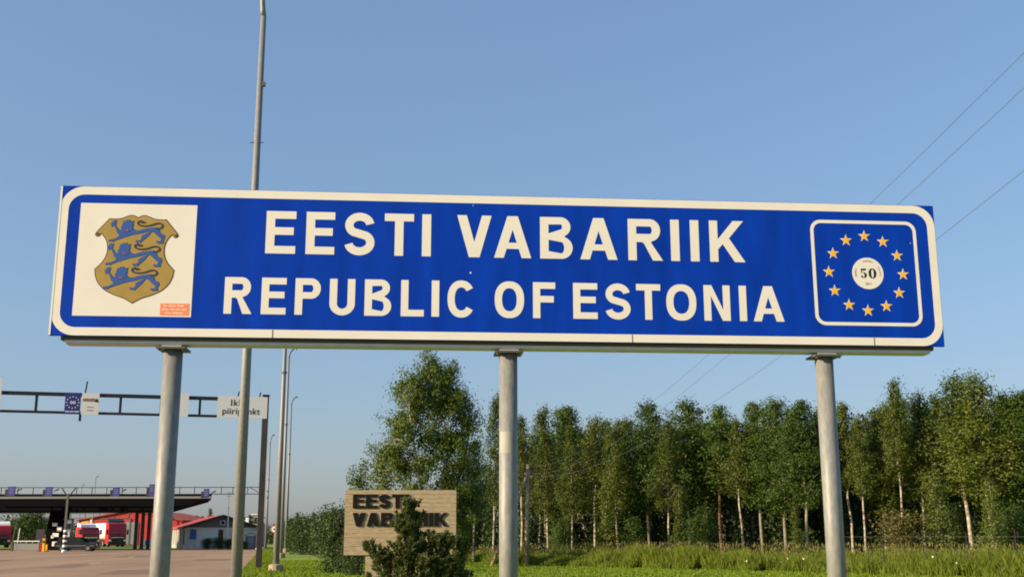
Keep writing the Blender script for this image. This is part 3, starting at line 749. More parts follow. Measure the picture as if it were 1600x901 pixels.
# dark car
p = at(121, 859, 121.5)
e = empty('car', (p.x, 121.5, 0), R(4), 'dark estate car standing beside the banded marker post', 'car')
MB().prism([(-2.15, .3), (2.1, .3), (2.15, .62), (1.95, .82), (1.0, .92), (-2.1, .95), (-2.2, .6)], -.85, .85).build('body', M['carblack'], e, bevel=.04)
MB().prism([(-2.0, .955), (1.0, .925), (.35, 1.4), (-1.75, 1.43)], -.74, .74).build('cabin', M['glass'], e, bevel=.03)
MB().prism([(-1.8, 1.435), (.4, 1.405), (.2, 1.46), (-1.6, 1.48)], -.72, .72).build('roof', M['carblack'], e)
for x in (-1.35, 1.3):
    for s_ in (-1, 1): wheel(e, x, s_ * .78, .32, .2)
for s_ in (-1, 1):
    MB().box(2.08, 2.17, s_ * .62 - .15, s_ * .62 + .15, .6, .74).build('headlight', M['lampglass'], e)
    MB().box(-2.2, -2.12, s_ * .62 - .15, s_ * .62 + .15, .65, .85).build('tail_light', M['redpaint'], e)
    MB().box(.5, .65, s_ * .9 - .06, s_ * .9 + .06, .93, 1.05).build('mirror', M['carblack'], e)
MB().box(-2.0, 1.9, -.875, -.852, .55, .60).build('trim_strip', M['chrome'], e)

# ------------------------------------------------------------------ red hall and red-roofed house
YH = 190.0
A, Pk, B = at(123, 812.5, YH), at(203, 797.5, YH), at(284, 813, YH)
hall = empty('red_hall', ((A.x + B.x) / 2, YH, 0), 0, 'large red gabled hall with grey doors behind the lorries', 'building')
xo = (A.x + B.x) / 2
MB().prism([(A.x - xo, 0), (B.x - xo, 0), (B.x - xo, B.z), (Pk.x - xo, Pk.z), (A.x - xo, A.z)], 0, 30).build('wall', M['red'], hall)
def slab(a, b, t, y0, y1): return [(a[0], a[1]), (b[0], b[1]), (b[0], b[1] + t), (a[0], a[1] + t)]
MB().prism(slab((A.x - xo - .3, A.z - .05), (Pk.x - xo, Pk.z + .01), .18, 0, 0), -.3, 30.3).build('roof', M['roofred'], hall)
MB().prism(slab((Pk.x - xo + .002, Pk.z + .01), (B.x - xo + .3, B.z - .05), .18, 0, 0), -.3, 30.3).build('roof', M['roofred'], hall)
def hx(px_): return at(px_, 830, YH).x - xo
def hz(py): return at(200, py, YH).z
MB().box(hx(186), hx(216), -.08, -.01, .15, hz(815)).build('roller_door', M['greypanel'], hall)
for i in range(9): MB().box(hx(186), hx(216), -.12, -.085, .3 + i * .36, .33 + i * .36).build('door_rib', M['greypanel'], hall)
MB().box(hx(126), hx(138), -.08, -.01, hz(828), hz(813)).build('name_panel', M['yellowpaint'], hall)
MB().box(hx(139.5), hx(143), -.10, -.01, hz(830), hz(809.5)).build('pilaster', M['whitepaint'], hall)
for a, b in ((221, 228), (231, 239), (242, 250)): MB().box(hx(a), hx(b), -.09, -.01, .1, hz(843)).build('base_panel', M['bluepanel'], hall)

hs = empty('house', (0, 0, 0), 0, 'low house with red gabled roof, cream walls and grey gable', 'building')
YS = 142.0
c = at(346, 857, YS); hs.location = (c.x, YS, 0); hs.rotation_euler = (0, 0, R(22))
hw, he, hp = 4.35, 2.55, 3.95
MB().box(-hw, hw, 0, 16, 0, he).build('wall', M['cream'], hs)
MB().prism([(-hw, he + .002), (hw, he + .002), (0, hp - .05)], .02, 15.98).build('gable_wall', M['greywall'], hs)
for s_ in (-1, 1):
    r_ = MB().prism([(s_ * (hw + .45), he - .12), (0 + .001 * s_, hp), (0 + .001 * s_, hp + .14), (s_ * (hw + .45), he + .03)], -.45, 16.3).build('roof', M['roofred'], hs)
    MB().prism([(s_ * (hw + .46), he - .15), (.003 * s_, hp - .03), (.003 * s_, hp + .16), (s_ * (hw + .46), he + .05)], -.52, -.455).build('barge_board', M['brown'], r_)
wn = MB().box(-.3, .3, -.05, .0, 2.85, 3.4).build('gable_window', M['whitepaint'], hs); MB().box(-.2, .2, -.07, -.052, 2.93, 3.32).build('pane', M['glass'], wn)
MB().box(-hw + 1.3, -.55, -.06, -.002, .3, 2.2).build('shutter_door', M['whitepaint'], hs)
MB().box(-.45, .1, -.06, -.002, .1, 2.3).build('door', M['brown'], hs)
MB().box(1.2, 2.2, -.06, -.002, 1.0, 2.1).build('window', M['glass'], hs)
MB().box(-hw + .5, -hw + 1.2, -.08, -.01, 1.15, 2.35).build('blue_notice', M['bluepanel'], hs)
for i in range(6):
    y = 1.2 + i * 2.5
    f = MB().box(-hw - .06, -hw - .002, y, y + .95, .5, 2.2).build('window', M['dark'], hs)
    MB().box(-hw - .22, -hw - .004, y + 1.2, y + 1.6, 0, he - .13).build('pilaster', M['whitepaint'], hs)
MB().tube([(1.3, 5, he + .8), (1.3, 5, hp + 3.2)], .03, 6).build('aerial_mast', M['galv_dark'], hs)
for z in (2.6, 3.0): MB().tube([(.9, 5, hp + z), (1.7, 5, hp + z)], .02, 5).build('aerial_arm', M['galv_dark'], hs)
pw = at(354, 857, 136)
e = empty('flag_pole', (pw.x, 136, 0), 0, 'thin white pole in front of the house gable', 'pole')
MB().tube([(0, 0, 0), (0, 0, 4.7)], [.09, .05], 10).build('shaft', M['whitepaint'], e, smooth=True); MB().tube([(0, 0, 4.7), (0, 0, 4.8)], .07, 8).build('finial', M['galv'], e)
ps = at(391, 857, 134)
e = empty('shed', (ps.x, 134, 0), R(12), 'small grey shed left of the banded post and gantry post', 'shed')
MB().box(-.62, .62, 0, 1.4, 0, 1.55).build('wall', mat('shed_grey', (.13, .14, .17), .7, noise=.1), e)
MB().prism([(-.72, 1.55), (0, 1.85), (.72, 1.55), (.72, 1.62), (0, 1.93), (-.72, 1.62)], -.12, 1.5).build('roof', M['dark'], e); MB().box(-.3, .3, -.03, -.002, .05, 1.35).build('door', M['greypanel'], e)
pc = at(391, 857, 152)
e = empty('utility_block', (pc.x, 152, 0), 0, 'pale block building with rooftop lamp behind the grey shed', 'building')
MB().box(-1.0, 1.3, 0, 2.5, 0, 3.1).build('wall', M['greypanel'], e); MB().box(-.9, -.5, .4, .8, 3.1, 3.9).build('chimney', M['whitepaint'], e); MB().bar((.1, .5, 3.1), (.1, .5, 4.3), .08).build('mast', M['dark'], e); MB().bar((-.3, .5, 4.3), (.6, .5, 4.35), .12).build('lamp', M['whitepaint'], e); MB().box(-.3, .3, -.03, -.002, 1.2, 2.1).build('window', M['glass'], e)
# no-entry style round sign
pr = at(427.5, 862, 104)
e = empty('traffic_sign', (pr.x, 104, 0), 0, 'round white road sign with red ring behind the lamp post', 'sign')
zc = at(427, 826, 104).z
MB().tube([(0, .05, 0), (0, .05, zc + .2)], .035, 8).build('pole', M['galv'], e)
MB().tube([(0, -.01, zc), (0, .01, zc)], .33, 24).build('disc', M['whitepaint'], e)
fill2d('ring', [arc(0, 0, .325, .325, 0, 353, 40), arc(0, 0, .235, .235, 0, 353, 40)], mat('faded_red', (.62, .20, .16), .5), e, (0, -.013, zc))
MB().box(-.13, .13, -.016, -.0125, zc - .07, zc + .07).build('pictogram', M['ink'], e)

# ------------------------------------------------------------------ concrete monument
YM = 32.0
ax0, ax1 = -4.67, -1.57
mo = empty('concrete_monument', ((ax0 + ax1) / 2, YM, 0), R(1.5), 'board-marked concrete slab on a pillar with dark letters EESTI VABARIIK', 'monument')
mw = (ax1 - ax0) / 2; mz0, mz1 = 1.06, 2.83
core = MB()
zs = mz0; k = 0; rr = random.Random(8)
while zs < mz1 - .02:
    hgt = min(.118, mz1 - zs); d = rr.uniform(-.003, .003)
    core.v, core.f = [], []
    core.box(-mw, mw, .0 + d, .42, zs + .001, zs + hgt - .001).build('board_course', M['concrete'], mo, bevel=.003)
    zs += hgt
MB().box(-mw + .02, mw - .02, .008, .40, mz0 + .01, mz1 - .01).build('slab_core', M['concrete'], mo)
MB().box(-mw + .60, mw - .62, .03, .39, 0, mz0 - .001).build('pillar', M['concrete'], mo, bevel=.01)
def mono_row(s, x, z, adv, wl, ch, st):
    for c in s:
        wi = wl if c != 'I' else st
        o = fill2d('letter', glyph(c, wi, ch, st, .66), M['rust'], mo, (x, -.015, z), thick=.03)
        x += wi + adv
mono_row('EESTI', -mw + .22, 2.33, .04, .32, .385, .115)
mono_row('VABARIIK', -mw + .22, 1.84, .04, .355, .37, .115)

# ------------------------------------------------------------------ foliage tools
def leaf_mesh(name, P, size, seed=0, aspect=.6, up=0.0, dirs=None, out=None, jit=.55):
    """one small diamond face for each point of P"""
    r = np.random.default_rng(seed); n = len(P)
    P = np.asarray(P, dtype=np.float64)
    a = r.normal(size=(n, 3)) if dirs is None else dirs + r.normal(size=(n, 3)) * .25
    a /= np.linalg.norm(a, axis=1, keepdims=True) + 1e-9
    b = r.normal(size=(n, 3)); b[:, 2] *= (1 - up)
    b = np.cross(a, b); b /= np.linalg.norm(b, axis=1, keepdims=True) + 1e-9
    if out is not None:                                # leaves turned mostly outwards, to the light
        N = out / (np.linalg.norm(out, axis=1, keepdims=True) + 1e-9) + r.normal(size=(n, 3)) * jit
        N /= np.linalg.norm(N, axis=1, keepdims=True) + 1e-9
        a = np.cross(N, a); a /= np.linalg.norm(a, axis=1, keepdims=True) + 1e-9
        b = np.cross(N, a)
    s = (np.asarray(size) * r.uniform(.65, 1.3, n))[:, None]
    a = a * s * .5; b = b * s * .5 * aspect
    V = np.stack([P - a, P + b, P + a, P - b], axis=1).reshape(-1, 3)
    me = bpy.data.meshes.new(name)
    me.vertices.add(4 * n); me.vertices.foreach_set('co', V.astype(np.float32).ravel())
    me.loops.add(4 * n); me.loops.foreach_set('vertex_index', np.arange(4 * n, dtype=np.int32))
    me.polygons.add(n); me.polygons.foreach_set('loop_start', np.arange(0, 4 * n, 4, dtype=np.int32))
    me.polygons.foreach_set('loop_total', np.full(n, 4, dtype=np.int32))
    me.update(calc_edges=True)
    return me

def profile(kind, t):
    if kind == 'spruce': return (1 - t) ** .9 * min(1, (t + .05) / .12)
    if kind == 'pine': return max(.0, (1 - (2 * t - .9) ** 2)) ** .6 if t > .05 else .4
    if kind == 'bush': return max(0, 1 - t ** 2.2) ** .6 * min(1, .6 + t)
    if kind == 'birch': return (max(0, 1 - t ** 1.15)) ** .85 * min(1, .45 + t / .28) * 1.12
    return (max(0, 1 - t ** 1.6)) ** .8 * min(1, .4 + t / .30)

def make_tree(name, kind, seed, h, cb, rad, r0, leaf, nleaf, nb, lean=0.03, droop=.2, spread=.16, bark='birch', foliage='leaf_birch', clump=6, aspect=.6):
    """tapered trunk with limbs, and a crown of leaf faces hung in clumps along the limbs. returns two meshes"""
    r = random.Random(seed); nr = np.random.default_rng(seed)
    lx, ly = r.uniform(-lean, lean) * h, r.uniform(-lean, lean) * h
    kink = [(r.uniform(-.12, .12), r.uniform(-.12, .12)) for _ in range(6)]
    def tp(t):
        i = min(int(t * 5), 4); f = t * 5 - i
        kx = kink[i][0] * (1 - f) + kink[i + 1][0] * f; ky = kink[i][1] * (1 - f) + kink[i + 1][1] * f
        return Vector((lx * t * t + kx * min(1, t * 3), ly * t * t + ky * min(1, t * 3), h * t))
    mb = MB()
    ts = [0, .02, .1, .25, .4, .55, .7, .85, 1]
    mb.tube([tp(t) for t in ts], [r0 * (1.25 if t == 0 else 1) * (1 - t) ** .75 + .012 for t in ts], 8)
    cl = []; dv = []
    for i in range(nb):
        tt = (i + r.random()) / nb
        t = cb + (1 - cb) * tt * .97
        L = rad * profile(kind, tt) * r.uniform(.45, 1.25)
        az = i * 2.4 + r.uniform(-.5, .5)
        el = {'spruce': -.12, 'pine': .25, 'bush': .7}.get(kind, .55 + .35 * tt)
        d = Vector((math.cos(az) * math.cos(el), math.sin(az) * math.cos(el), math.sin(el)))
        p = tp(t)
        q1 = p + d * L * .55; q2 = p + d * L + Vector((0, 0, -droop * L))
        rb = max(.012, r0 * .34 * (1 - t) ** .6)
        mb.tube([p, q1, q2], [rb, rb * .6, .008], 4, cap=False)
        n = max(2, int(clump * (.4 + L / rad)))
        for k in range(n):
            f = .25 + .78 * (k + r.random()) / n
            base = p.lerp(q1, f / .55) if f < .55 else q1.lerp(q2, min(1.05, (f - .55) / .45))
            off = Vector((max(-1.4, min(1.4, r.gauss(0, 1))), max(-1.4, min(1.4, r.gauss(0, 1))), max(-1, min(.8, r.gauss(0, .7))))) * spread * rad * .9
            cl.append(base + off); dv.append(L)
    cl = np.array([tuple(c) for c in cl])
    # tip tuft
    top = np.array([tuple(tp(1.0) + Vector((r.gauss(0, .12), r.gauss(0, .12), r.uniform(-.5, .15)))) for _ in range(max(3, nb // 8))])
    cl = np.vstack([cl, top])
    wts = nr.uniform(.3, 1.6, len(cl)); wts /= wts.sum()
    idx = nr.choice(len(cl), nleaf, p=wts)
    sc_ = nr.uniform(.5, 1.25, len(cl))[idx][:, None] * spread * rad
    P = cl[idx] + np.clip(nr.normal(size=(nleaf, 3)), -1.7, 1.7) * sc_ * np.array([.62, .62, .5 + droop])
    P[:, 2] = np.maximum(P[:, 2], .1)
    tm = bpy.data.meshes.new(name + '_trunk'); tm.from_pydata(mb.v, [], mb.f); tm.polygons.foreach_set('use_smooth', [True] * len(tm.polygons)); tm.materials.append(M[bark])
    axp = np.stack([lx * (P[:, 2] / h) ** 2, ly * (P[:, 2] / h) ** 2, P[:, 2]], 1)
    og = (P - axp) / max(rad, .1); og[:, 2] = .35
    oc = (P - cl[idx]) / (sc_ + 1e-6)
    cm = leaf_mesh(name + '_crown', P, leaf, seed + 1, aspect, out=og * .9 + oc * .55); cm.materials.append(M[foliage])
    return tm, cm

def plant(name, meshes, loc, rz, scale, label, cat, group=None, crown='crown'):
    e = empty(name, loc, rz, label, cat, group)
    e.scale = scale if isinstance(scale, (tuple, list)) else (scale,) * 3
    link('trunk', meshes[0], None, e); link(crown, meshes[1], None, e)
    return e

# ------------------------------------------------------------------ big birch left of centre
def big_birch():
    e = empty('birch_tree', (at(670, 870, 60).x, 60, 0), 0, 'large airy birch standing alone behind the concrete monument', 'tree')
    x0 = e.location.x; r = random.Random(21); nr = np.random.default_rng(21)
    Yb = 60.0
    lobes = [(668, 575, 22, 26), (640, 605, 36, 30), (700, 590, 22, 26), (672, 622, 50, 34), (632, 655, 40, 34), (690, 660, 56, 42), (650, 700, 58, 40), (715, 700, 46, 46),
             (612, 735, 34, 32), (668, 745, 60, 38), (730, 745, 34, 44), (735, 655, 24, 30), (690, 800, 60, 40), (735, 805, 24, 40), (604, 690, 24, 28), (660, 590, 34, 30), (690, 625, 44, 34), (718, 615, 20, 30)]
    mb = MB()
    stems = [[(672, 872), (668, 800), (656, 745), (648, 690), (642, 640), (655, 600)], [(674, 872), (682, 800), (694, 740), (700, 690), (690, 640), (676, 585)], [(676, 872), (700, 790), (722, 730), (732, 680), (712, 600)]]
    pts3 = []
    for k, s_ in enumerate(stems):
        pp = [at(x, y, Yb) - Vector((x0, Yb, 0)) + Vector((0, (k - 1) * .25 * i, 0)) for i, (x, y) in enumerate(s_)]
        pp[0].z = 0; n = len(pp)
        mb.tube(pp, [.13 * (1 - i / n) ** 1.5 + .008 for i in range(n)], 8); pts3.append(pp)
    cl = []
    for (x, y, rx, ry) in lobes:
        c = at(x, y, Yb) - Vector((x0, Yb, 0)); sx_ = rx / 1758 * Yb; sz_ = ry / 1758 * Yb
        near = min((p for pp in pts3 for p in pp[1:]), key=lambda p: (p - c - Vector((0, 0, -1.0))).length)
        nk = int(7 + sx_ * sz_ * 5.5)
        for _ in range(nk):
            d = Vector((r.gauss(0, 1), r.gauss(0, 1), r.gauss(0, 1))).normalized() * r.uniform(.35, 1.0) ** .6
            q = c + Vector((d.x * sx_, d.y * max(sx_, .8) * 1.1, d.z * sz_))
            mid = near.lerp(q, .5) + Vector((0, 0, .25))
            mb.tube([near, mid, q], [.035, .02, .006], 4, cap=False)
            for j in range(3):
                cl.append(tuple(mid.lerp(q, .4 + .35 * j) + Vector((r.gauss(0, .12), r.gauss(0, .12), r.gauss(0, .1)))))
    cl = np.array(cl); n = 60000
    wts = nr.uniform(.2, 1.7, len(cl)); wts /= wts.sum()
    idx = nr.choice(len(cl), n, p=wts)
    P = cl[idx] + nr.normal(size=(n, 3)) * np.array([.20, .20, .23]) * nr.uniform(.5, 1.3, len(cl))[idx][:, None]
    P[:, 2] -= np.abs(nr.normal(size=n)) * .12
    og = P.copy(); og[:, 2] = (P[:, 2] - 6.5) * .35 + .4
    og = og / 2.6 * .9 + (P - cl[idx]) / .22 * .5
    tm = bpy.data.meshes.new('birch_trunk'); tm.from_pydata(mb.v, [], mb.f); tm.polygons.foreach_set('use_smooth', [True] * len(tm.polygons))
    link('trunk', tm, M['birch'], e)
    link('crown', leaf_mesh('birch_crown', P, .12, 5, out=og), M['leaf_big'], e)
big_birch()

# ------------------------------------------------------------------ woodland edge
proto = {
    'b1': make_tree('b1', 'birch', 1, 10, 0.34, 1.95, 0.075, .125, 11000, 81, droop=.35, spread=.165),
    'b2': make_tree('b2', 'birch', 2, 10, 0.3, 1.75, 0.065, .125, 10000, 75, droop=.4, spread=.165),
    'b3': make_tree('b3', 'birch', 3, 10, 0.46, 1.5, 0.075, .125, 7500, 62, droop=.3, spread=.165),
    'a1': make_tree('a1', 'aspen', 4, 10, 0.28, 2.15, 0.085, .125, 13000, 94, droop=.05, spread=.165, bark='aspenbark', foliage='leaf_aspen'),
    'a2': make_tree('a2', 'aspen', 5, 10, 0.32, 1.95, 0.085, .125, 12000, 83, droop=.0, spread=.165, bark='aspenbark', foliage='leaf_aspen'),
    'p1': make_tree('p1', 'aspen', 6, 10, 0.44, 1.85, 0.09, .125, 10000, 62, droop=.0, spread=.165, bark='pinebark', foliage='leaf_aspen'),
    'y1': make_tree('y1', 'birch', 7, 6, .04, 1.25, .05, .12, 5600, 70, droop=.3, spread=.2, foliage='leaf_yellow'),
    'y2': make_tree('y2', 'birch', 8, 5, .06, 1.0, .04, .11, 4000, 56, droop=.3, spread=.2, foliage='leaf_birch'),
    's1': make_tree('s1', 'bush', 9, 2.6, .05, 1.35, .04, .12, 4500, 44, droop=.1, spread=.24, foliage='leaf_aspen', bark='aspenbark'),
    's2': make_tree('s2', 'bush', 10, 1.6, .05, 1.2, .03, .10, 3600, 40, droop=.1, spread=.24, foliage='russet', bark='aspenbark'),
    'f1': make_tree('f1', 'spruce', 11, 6, .04, 1.5, .09, .17, 5600, 80, droop=.1, spread=.13, foliage='needle_spruce', bark='pinebark', aspect=.35),
    'd1': make_tree('d1', 'bush', 12, 3, .03, 1.7, .05, .13, 6000, 50, droop=.1, spread=.24, foliage='leaf_dark', bark='aspenbark'),
}
PH = dict(b1=10, b2=10, b3=10, a1=10, a2=10, p1=10, y1=6, y2=5, s1=2.6, s2=1.6, f1=6, d1=3)
def edge_y(px_): return 82.0 - (px_ - 760) / 840.0 * 20.0
# (photo x, photo top y, kind, depth offset, width factor, label)
front = [
    (771, 618, 'b2', -4, .75, 'slim birch with white stem just left of the middle sign post'),
    (815, 652, 'b3', 1, 1.0, 'pale thin birch close behind the middle sign post'),
    (856, 672, 'b2', -2, 1.0, 'slim white-stemmed birch right of the wooden pole'),
    (886, 637, 'a2', 2, 1.1, 'tall bushy tree with rounded top right of the wooden pole'),
    (894, 668, 'b2', -3, .9, 'pair-stemmed birch in front of the rounded bushy tree'),
    (930, 655, 'b1', 0, 1.15, 'olive green birch with forked white stem at its foot'),
    (965, 668, 'b2', -2, 1.0, 'shorter birch between the forked birch and the pointed aspen'),
    (985, 655, 'a1', 3, 1.0, 'aspen with dull crown behind the shorter birch'),
    (1014, 630, 'a1', 0, 1.1, 'pointed aspen left of the tallest middle tree'),
    (1045, 660, 'b1', -2, .9, 'low birch in the dip between two tall aspens'),
    (1077, 626, 'a1', 0, 1.15, 'tallest tree in the middle of the wood, with wide crown'),
    (1104, 665, 'p1', 2, .9, 'leaning brown-stemmed tree right of the tallest middle tree'),
    (1128, 636, 'p1', 0, 1.15, 'flat-topped tree with white and orange-brown stems below'),
    (1161, 660, 'b3', -1, 1.0, 'birch with bare white stem right of the orange-brown stem'),
    (1192, 631, 'a2', 0, 1.1, 'dark green aspen, first of three left of the right sign post'),
    (1229, 624, 'a1', -1, 1.15, 'dark green aspen, second of three left of the right sign post'),
    (1262, 628, 'a2', -2, 1.1, 'dark green aspen touching the left edge of the right sign post'),
    (1300, 640, 'a1', 2, 1.0, 'aspen mostly hidden behind the right sign post'),
    (1332, 632, 'b3', 0, 1.0, 'thin-crowned birch just right of the right sign post'),
    (1352, 655, 'b3', -2, .9, 'birch with short white stem right of the right sign post'),
    (1384, 642, 'b2', 2, 1.0, 'olive birch left of the tall bare-stemmed birch'),
    (1414, 596, 'b3', -1, .8, 'tall birch with long bare white stem above the russet bush'),
    (1446, 618, 'b1', 1, 1.1, 'leafy birch right of the tall bare-stemmed birch'),
    (1488, 618, 'b2', 3, 1.0, 'birch between the leafy birch and the big right-hand group'),
    (1518, 592, 'b1', 0, 1.35, 'broad tall birch, left one of the big right-hand group'),
    (1552, 590, 'b1', -1, 1.3, 'broad tall birch with white stem, right one of the big group'),
    (1592, 615, 'a1', 0, 1.3, 'dark leafy tree at the right edge of the picture'),
    (1625, 610, 'a2', 1, 1.2, 'tree whose crown just enters at the right edge behind the dark one'),
]
rt = random.Random(77)
for px_, top, kd, dy, wf, lb in front:
    Y = edge_y(px_) + dy
    p = at(px_, 850, Y); zt = at(px_, top, Y).z
    s_ = zt / PH[kd]
    nm = {'b': 'birch_tree', 'a': 'aspen_tree', 'p': 'pine_tree'}[kd[0]]
    if kd == 'p1': nm = 'brown_stemmed_tree'
    plant(nm, proto[kd], (p.x, Y, 0), rt.uniform(0, 6.28), (s_ * wf * 1.1, s_ * wf * 1.1, s_), lb, 'tree', 'trees along the edge of the wood')
back = [(842, 'slim white-stemmed birch right of the wooden pole'), (874, 'rounded bushy tree right of the wooden pole'), (908, 'pair-stemmed birch'), (944, 'forked white-stemmed birch'),
        (974, 'shorter birch left of the pointed aspen'), (1000, 'dull-crowned aspen'), (1032, 'pointed aspen'), (1060, 'low birch in the dip'), (1092, 'tallest middle tree'), (1118, 'leaning brown-stemmed tree'),
        (1146, 'flat-topped tree'), (1176, 'bare white stem left of the dark aspens'), (1212, 'first and second dark aspens'), (1246, 'second and third dark aspens'), (1318, 'right edge of the right sign post'),
        (1368, 'birch with short white stem'), (1400, 'olive birch left of the tall bare-stemmed birch'), (1432, 'tall bare-stemmed birch'), (1470, 'full-skirted young birch'), (1536, 'two broad birches at right'), (1572, 'dark tree at the right edge')]
for px_, lb in back:                                      # second row, half hidden
    kd = rt.choice(('b1', 'a1', 'a2', 'b2', 'b3')); px_ += rt.uniform(-6, 6)
    Y = edge_y(px_) + rt.uniform(5.5, 9.5); p = at(px_, 850, Y)
    s_ = at(px_, rt.uniform(634, 680) - max(0, px_ - 1300) * .12, Y).z / 10
    plant('wood_tree', proto[kd], (p.x, Y, 0), rt.uniform(0, 6.28), (s_ * 1.15, s_ * 1.15, s_), 'half-hidden tree in the second row, behind the ' + lb, 'tree', 'second row of the wood')
# saplings and bushes at the foot of the wood
for px_, top, kd, dy, wf, nm, lb, cat in [
    (948, 735, 'y2', -5, 1.0, 'young_birch', 'young birch sapling with yellowish top in front of the forked birch', 'sapling'),
    (1062, 770, 'y2', -5, .9, 'young_birch', 'low green sapling below the tallest middle tree', 'sapling'),
    (1100, 800, 's1', -5, .9, 'shrub', 'low green shrub between the brown stems in the middle', 'shrub'),
    (1245, 790, 'y2', -5, 1.0, 'young_birch', 'green sapling at the foot of the dark aspens', 'sapling'),
    (1408, 812, 's2', -7, 1.05, 'shrub', 'russet and green bush below the tall bare-stemmed birch', 'shrub'),
    (1466, 738, 'y1', -6, 1.3, 'young_birch', 'full-skirted young birch leafy down to the grass', 'sapling'),
    (1500, 790, 'y2', -4, 1.2, 'young_birch', 'darker young birch behind the full-skirted one', 'sapling'),
    (1552, 752, 'y1', -6, 1.0, 'young_birch', 'yellow-green young birch wrapped round the white stems at right', 'sapling'),
    (1585, 800, 's1', -4, 1.0, 'shrub', 'dark shrub at the right edge below the dark tree', 'shrub'),
    (880, 815, 's1', -5, .8, 'shrub', 'low shrub at the foot of the pair-stemmed birch', 'shrub'),
    (990, 812, 's1', -4, .8, 'shrub', 'low shrub below the pointed aspen', 'shrub'),
    (720, 828, 's1', -14, 1.1, 'shrub', 'weedy shrub beside the right end of the monument slab', 'shrub')]:
    Y = edge_y(px_) + dy; p = at(px_, 850, Y); zt = at(px_, top, Y).z
    s_ = zt / PH[kd]
    plant(nm, proto[kd], (p.x, Y, 0), rt.uniform(0, 6.28), (s_ * wf, s_ * wf, s_), lb, cat, 'young growth at the foot of the wood')
# depth of the wood: stems and leaves too dense to count
def thicket():
    r = random.Random(5); nr = np.random.default_rng(5)
    mb = MB(); P = []
    for i in range(330):
        px_ = r.uniform(640, 1740); Y = edge_y(px_) + 4 + 38 * r.random() ** 1.1
        hh = r.uniform(8.0, 10.5) * (1.0 if px_ > 800 else .55)
        x = at(px_, 840, Y).x
        mb.tube([(x, Y, 0), (x + r.uniform(-.3, .3), Y, hh * .6), (x + r.uniform(-.4, .4), Y, hh)], [.10, .07, .02], 5, cap=False)
        n = 640
        z = hh * (.02 + .96 * nr.random(n) ** 1.0)
        rad = 1.7 * np.sqrt(np.clip(1 - (z / hh) ** 2.2, .02, 1)) * np.sqrt(nr.random(n)); a = nr.random(n) * 6.28
        P.append(np.stack([x + rad * np.cos(a), Y + rad * np.sin(a), z], 1))
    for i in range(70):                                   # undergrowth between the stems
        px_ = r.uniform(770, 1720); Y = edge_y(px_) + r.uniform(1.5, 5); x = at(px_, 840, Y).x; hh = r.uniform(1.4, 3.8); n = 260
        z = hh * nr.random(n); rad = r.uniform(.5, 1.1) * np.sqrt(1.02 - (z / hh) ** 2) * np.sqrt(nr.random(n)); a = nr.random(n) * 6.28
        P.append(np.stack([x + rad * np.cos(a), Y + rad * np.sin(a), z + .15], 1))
    P = np.vstack(P)
    e = empty('wood_interior', (0, 0, 0), 0, 'dark crowded interior of the wood behind the front trees', 'wood'); e['kind'] = 'stuff'
    me = bpy.data.meshes.new('wood_stems'); me.from_pydata(mb.v, [], mb.f)
    o = link('stems', me, M['aspenbark'], e); o['kind'] = 'stuff'
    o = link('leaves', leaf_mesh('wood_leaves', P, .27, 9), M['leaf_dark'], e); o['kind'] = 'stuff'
thicket()
# lower trees behind and left of the big birch
for px_, top, kd, Y, wf, nm, lb in [
    (566, 724, 'y1', 66, 1.35, 'bushy_tree', 'bushy tree on the left side of the large birch'),
    (598, 700, 'y1', 62, 1.2, 'bushy_tree', 'yellow-green bushy tree under the left of the large birch'),
    (740, 690, 'a2', 70, 1.0, 'aspen_tree', 'dark tree behind the right side of the large birch')]:
    p = at(px_, 850, Y); zt = at(px_, top, Y).z; s_ = zt / PH[kd]
    plant(nm, proto[kd], (p.x, Y, 0), rt.uniform(0, 6), (s_ * wf, s_ * wf, s_), lb, 'tree')
# shrubs left of the monument and hedge beyond the verge
for px_, top, kd, Y, wf, nm, lb in [
    (528, 803, 'd1', 50, .85, 'shrub', 'green leafy shrub hugging the left edge of the monument'),
    (552, 836, 'd1', 47, .8, 'shrub', 'lower shrub under the left corner of the monument slab'),
    (470, 812, 'd1', 98, 1.0, 'shrub', 'dark shrub nearest the lamp posts, with russet leaves'),
    (490, 801, 'f1', 100, .9, 'spruce_tree', 'small dark spruce among the shrubs beyond the verge'),
    (508, 806, 'd1', 90, 1.1, 'shrub', 'dark round shrub between the small spruce and the monument'),
    (452, 815, 'd1', 118, 1.0, 'shrub', 'dark shrub right behind the rightmost lamp post')]:
    p = at(px_, 850, Y); zt = at(px_, top, Y).z; s_ = zt / PH[kd]
    plant(nm, proto[kd], (p.x, Y, -.3), rt.uniform(0, 6), (s_ * wf * 1.12, s_ * wf * 1.12, s_ * 1.1), lb, 'tree' if kd == 'f1' else 'shrub', 'shrubs beyond the verge')
for px_, lb in ((322, 'left half of the clipped dark hedge'), (340, 'right half of the clipped dark hedge'), (372, 'dark hedge bush beside the grey shed')):
    pass
hp_ = [(323, 842, 1.15, 'dark bush before the white garage door of the house'), (341, 841, 1.2, 'dark bush in the middle before the house gable'), (357, 843, 1.1, 'dark bush left of the near lamp post, before the house'), (381, 846, 1.0, 'small dark bush between the near lamp post and the shed')]
for px_, top, wf, lb in hp_:
    Y = 133; p = at(px_, 850, Y); s_ = at(px_, top, Y).z / 3
    plant('hedge_bush', proto['d1'], (p.x, Y, 0), rt.uniform(0, 6), (s_ * wf * 1.6, s_ * wf * 1.4, s_), lb, 'bush', 'clipped bushes before the house')
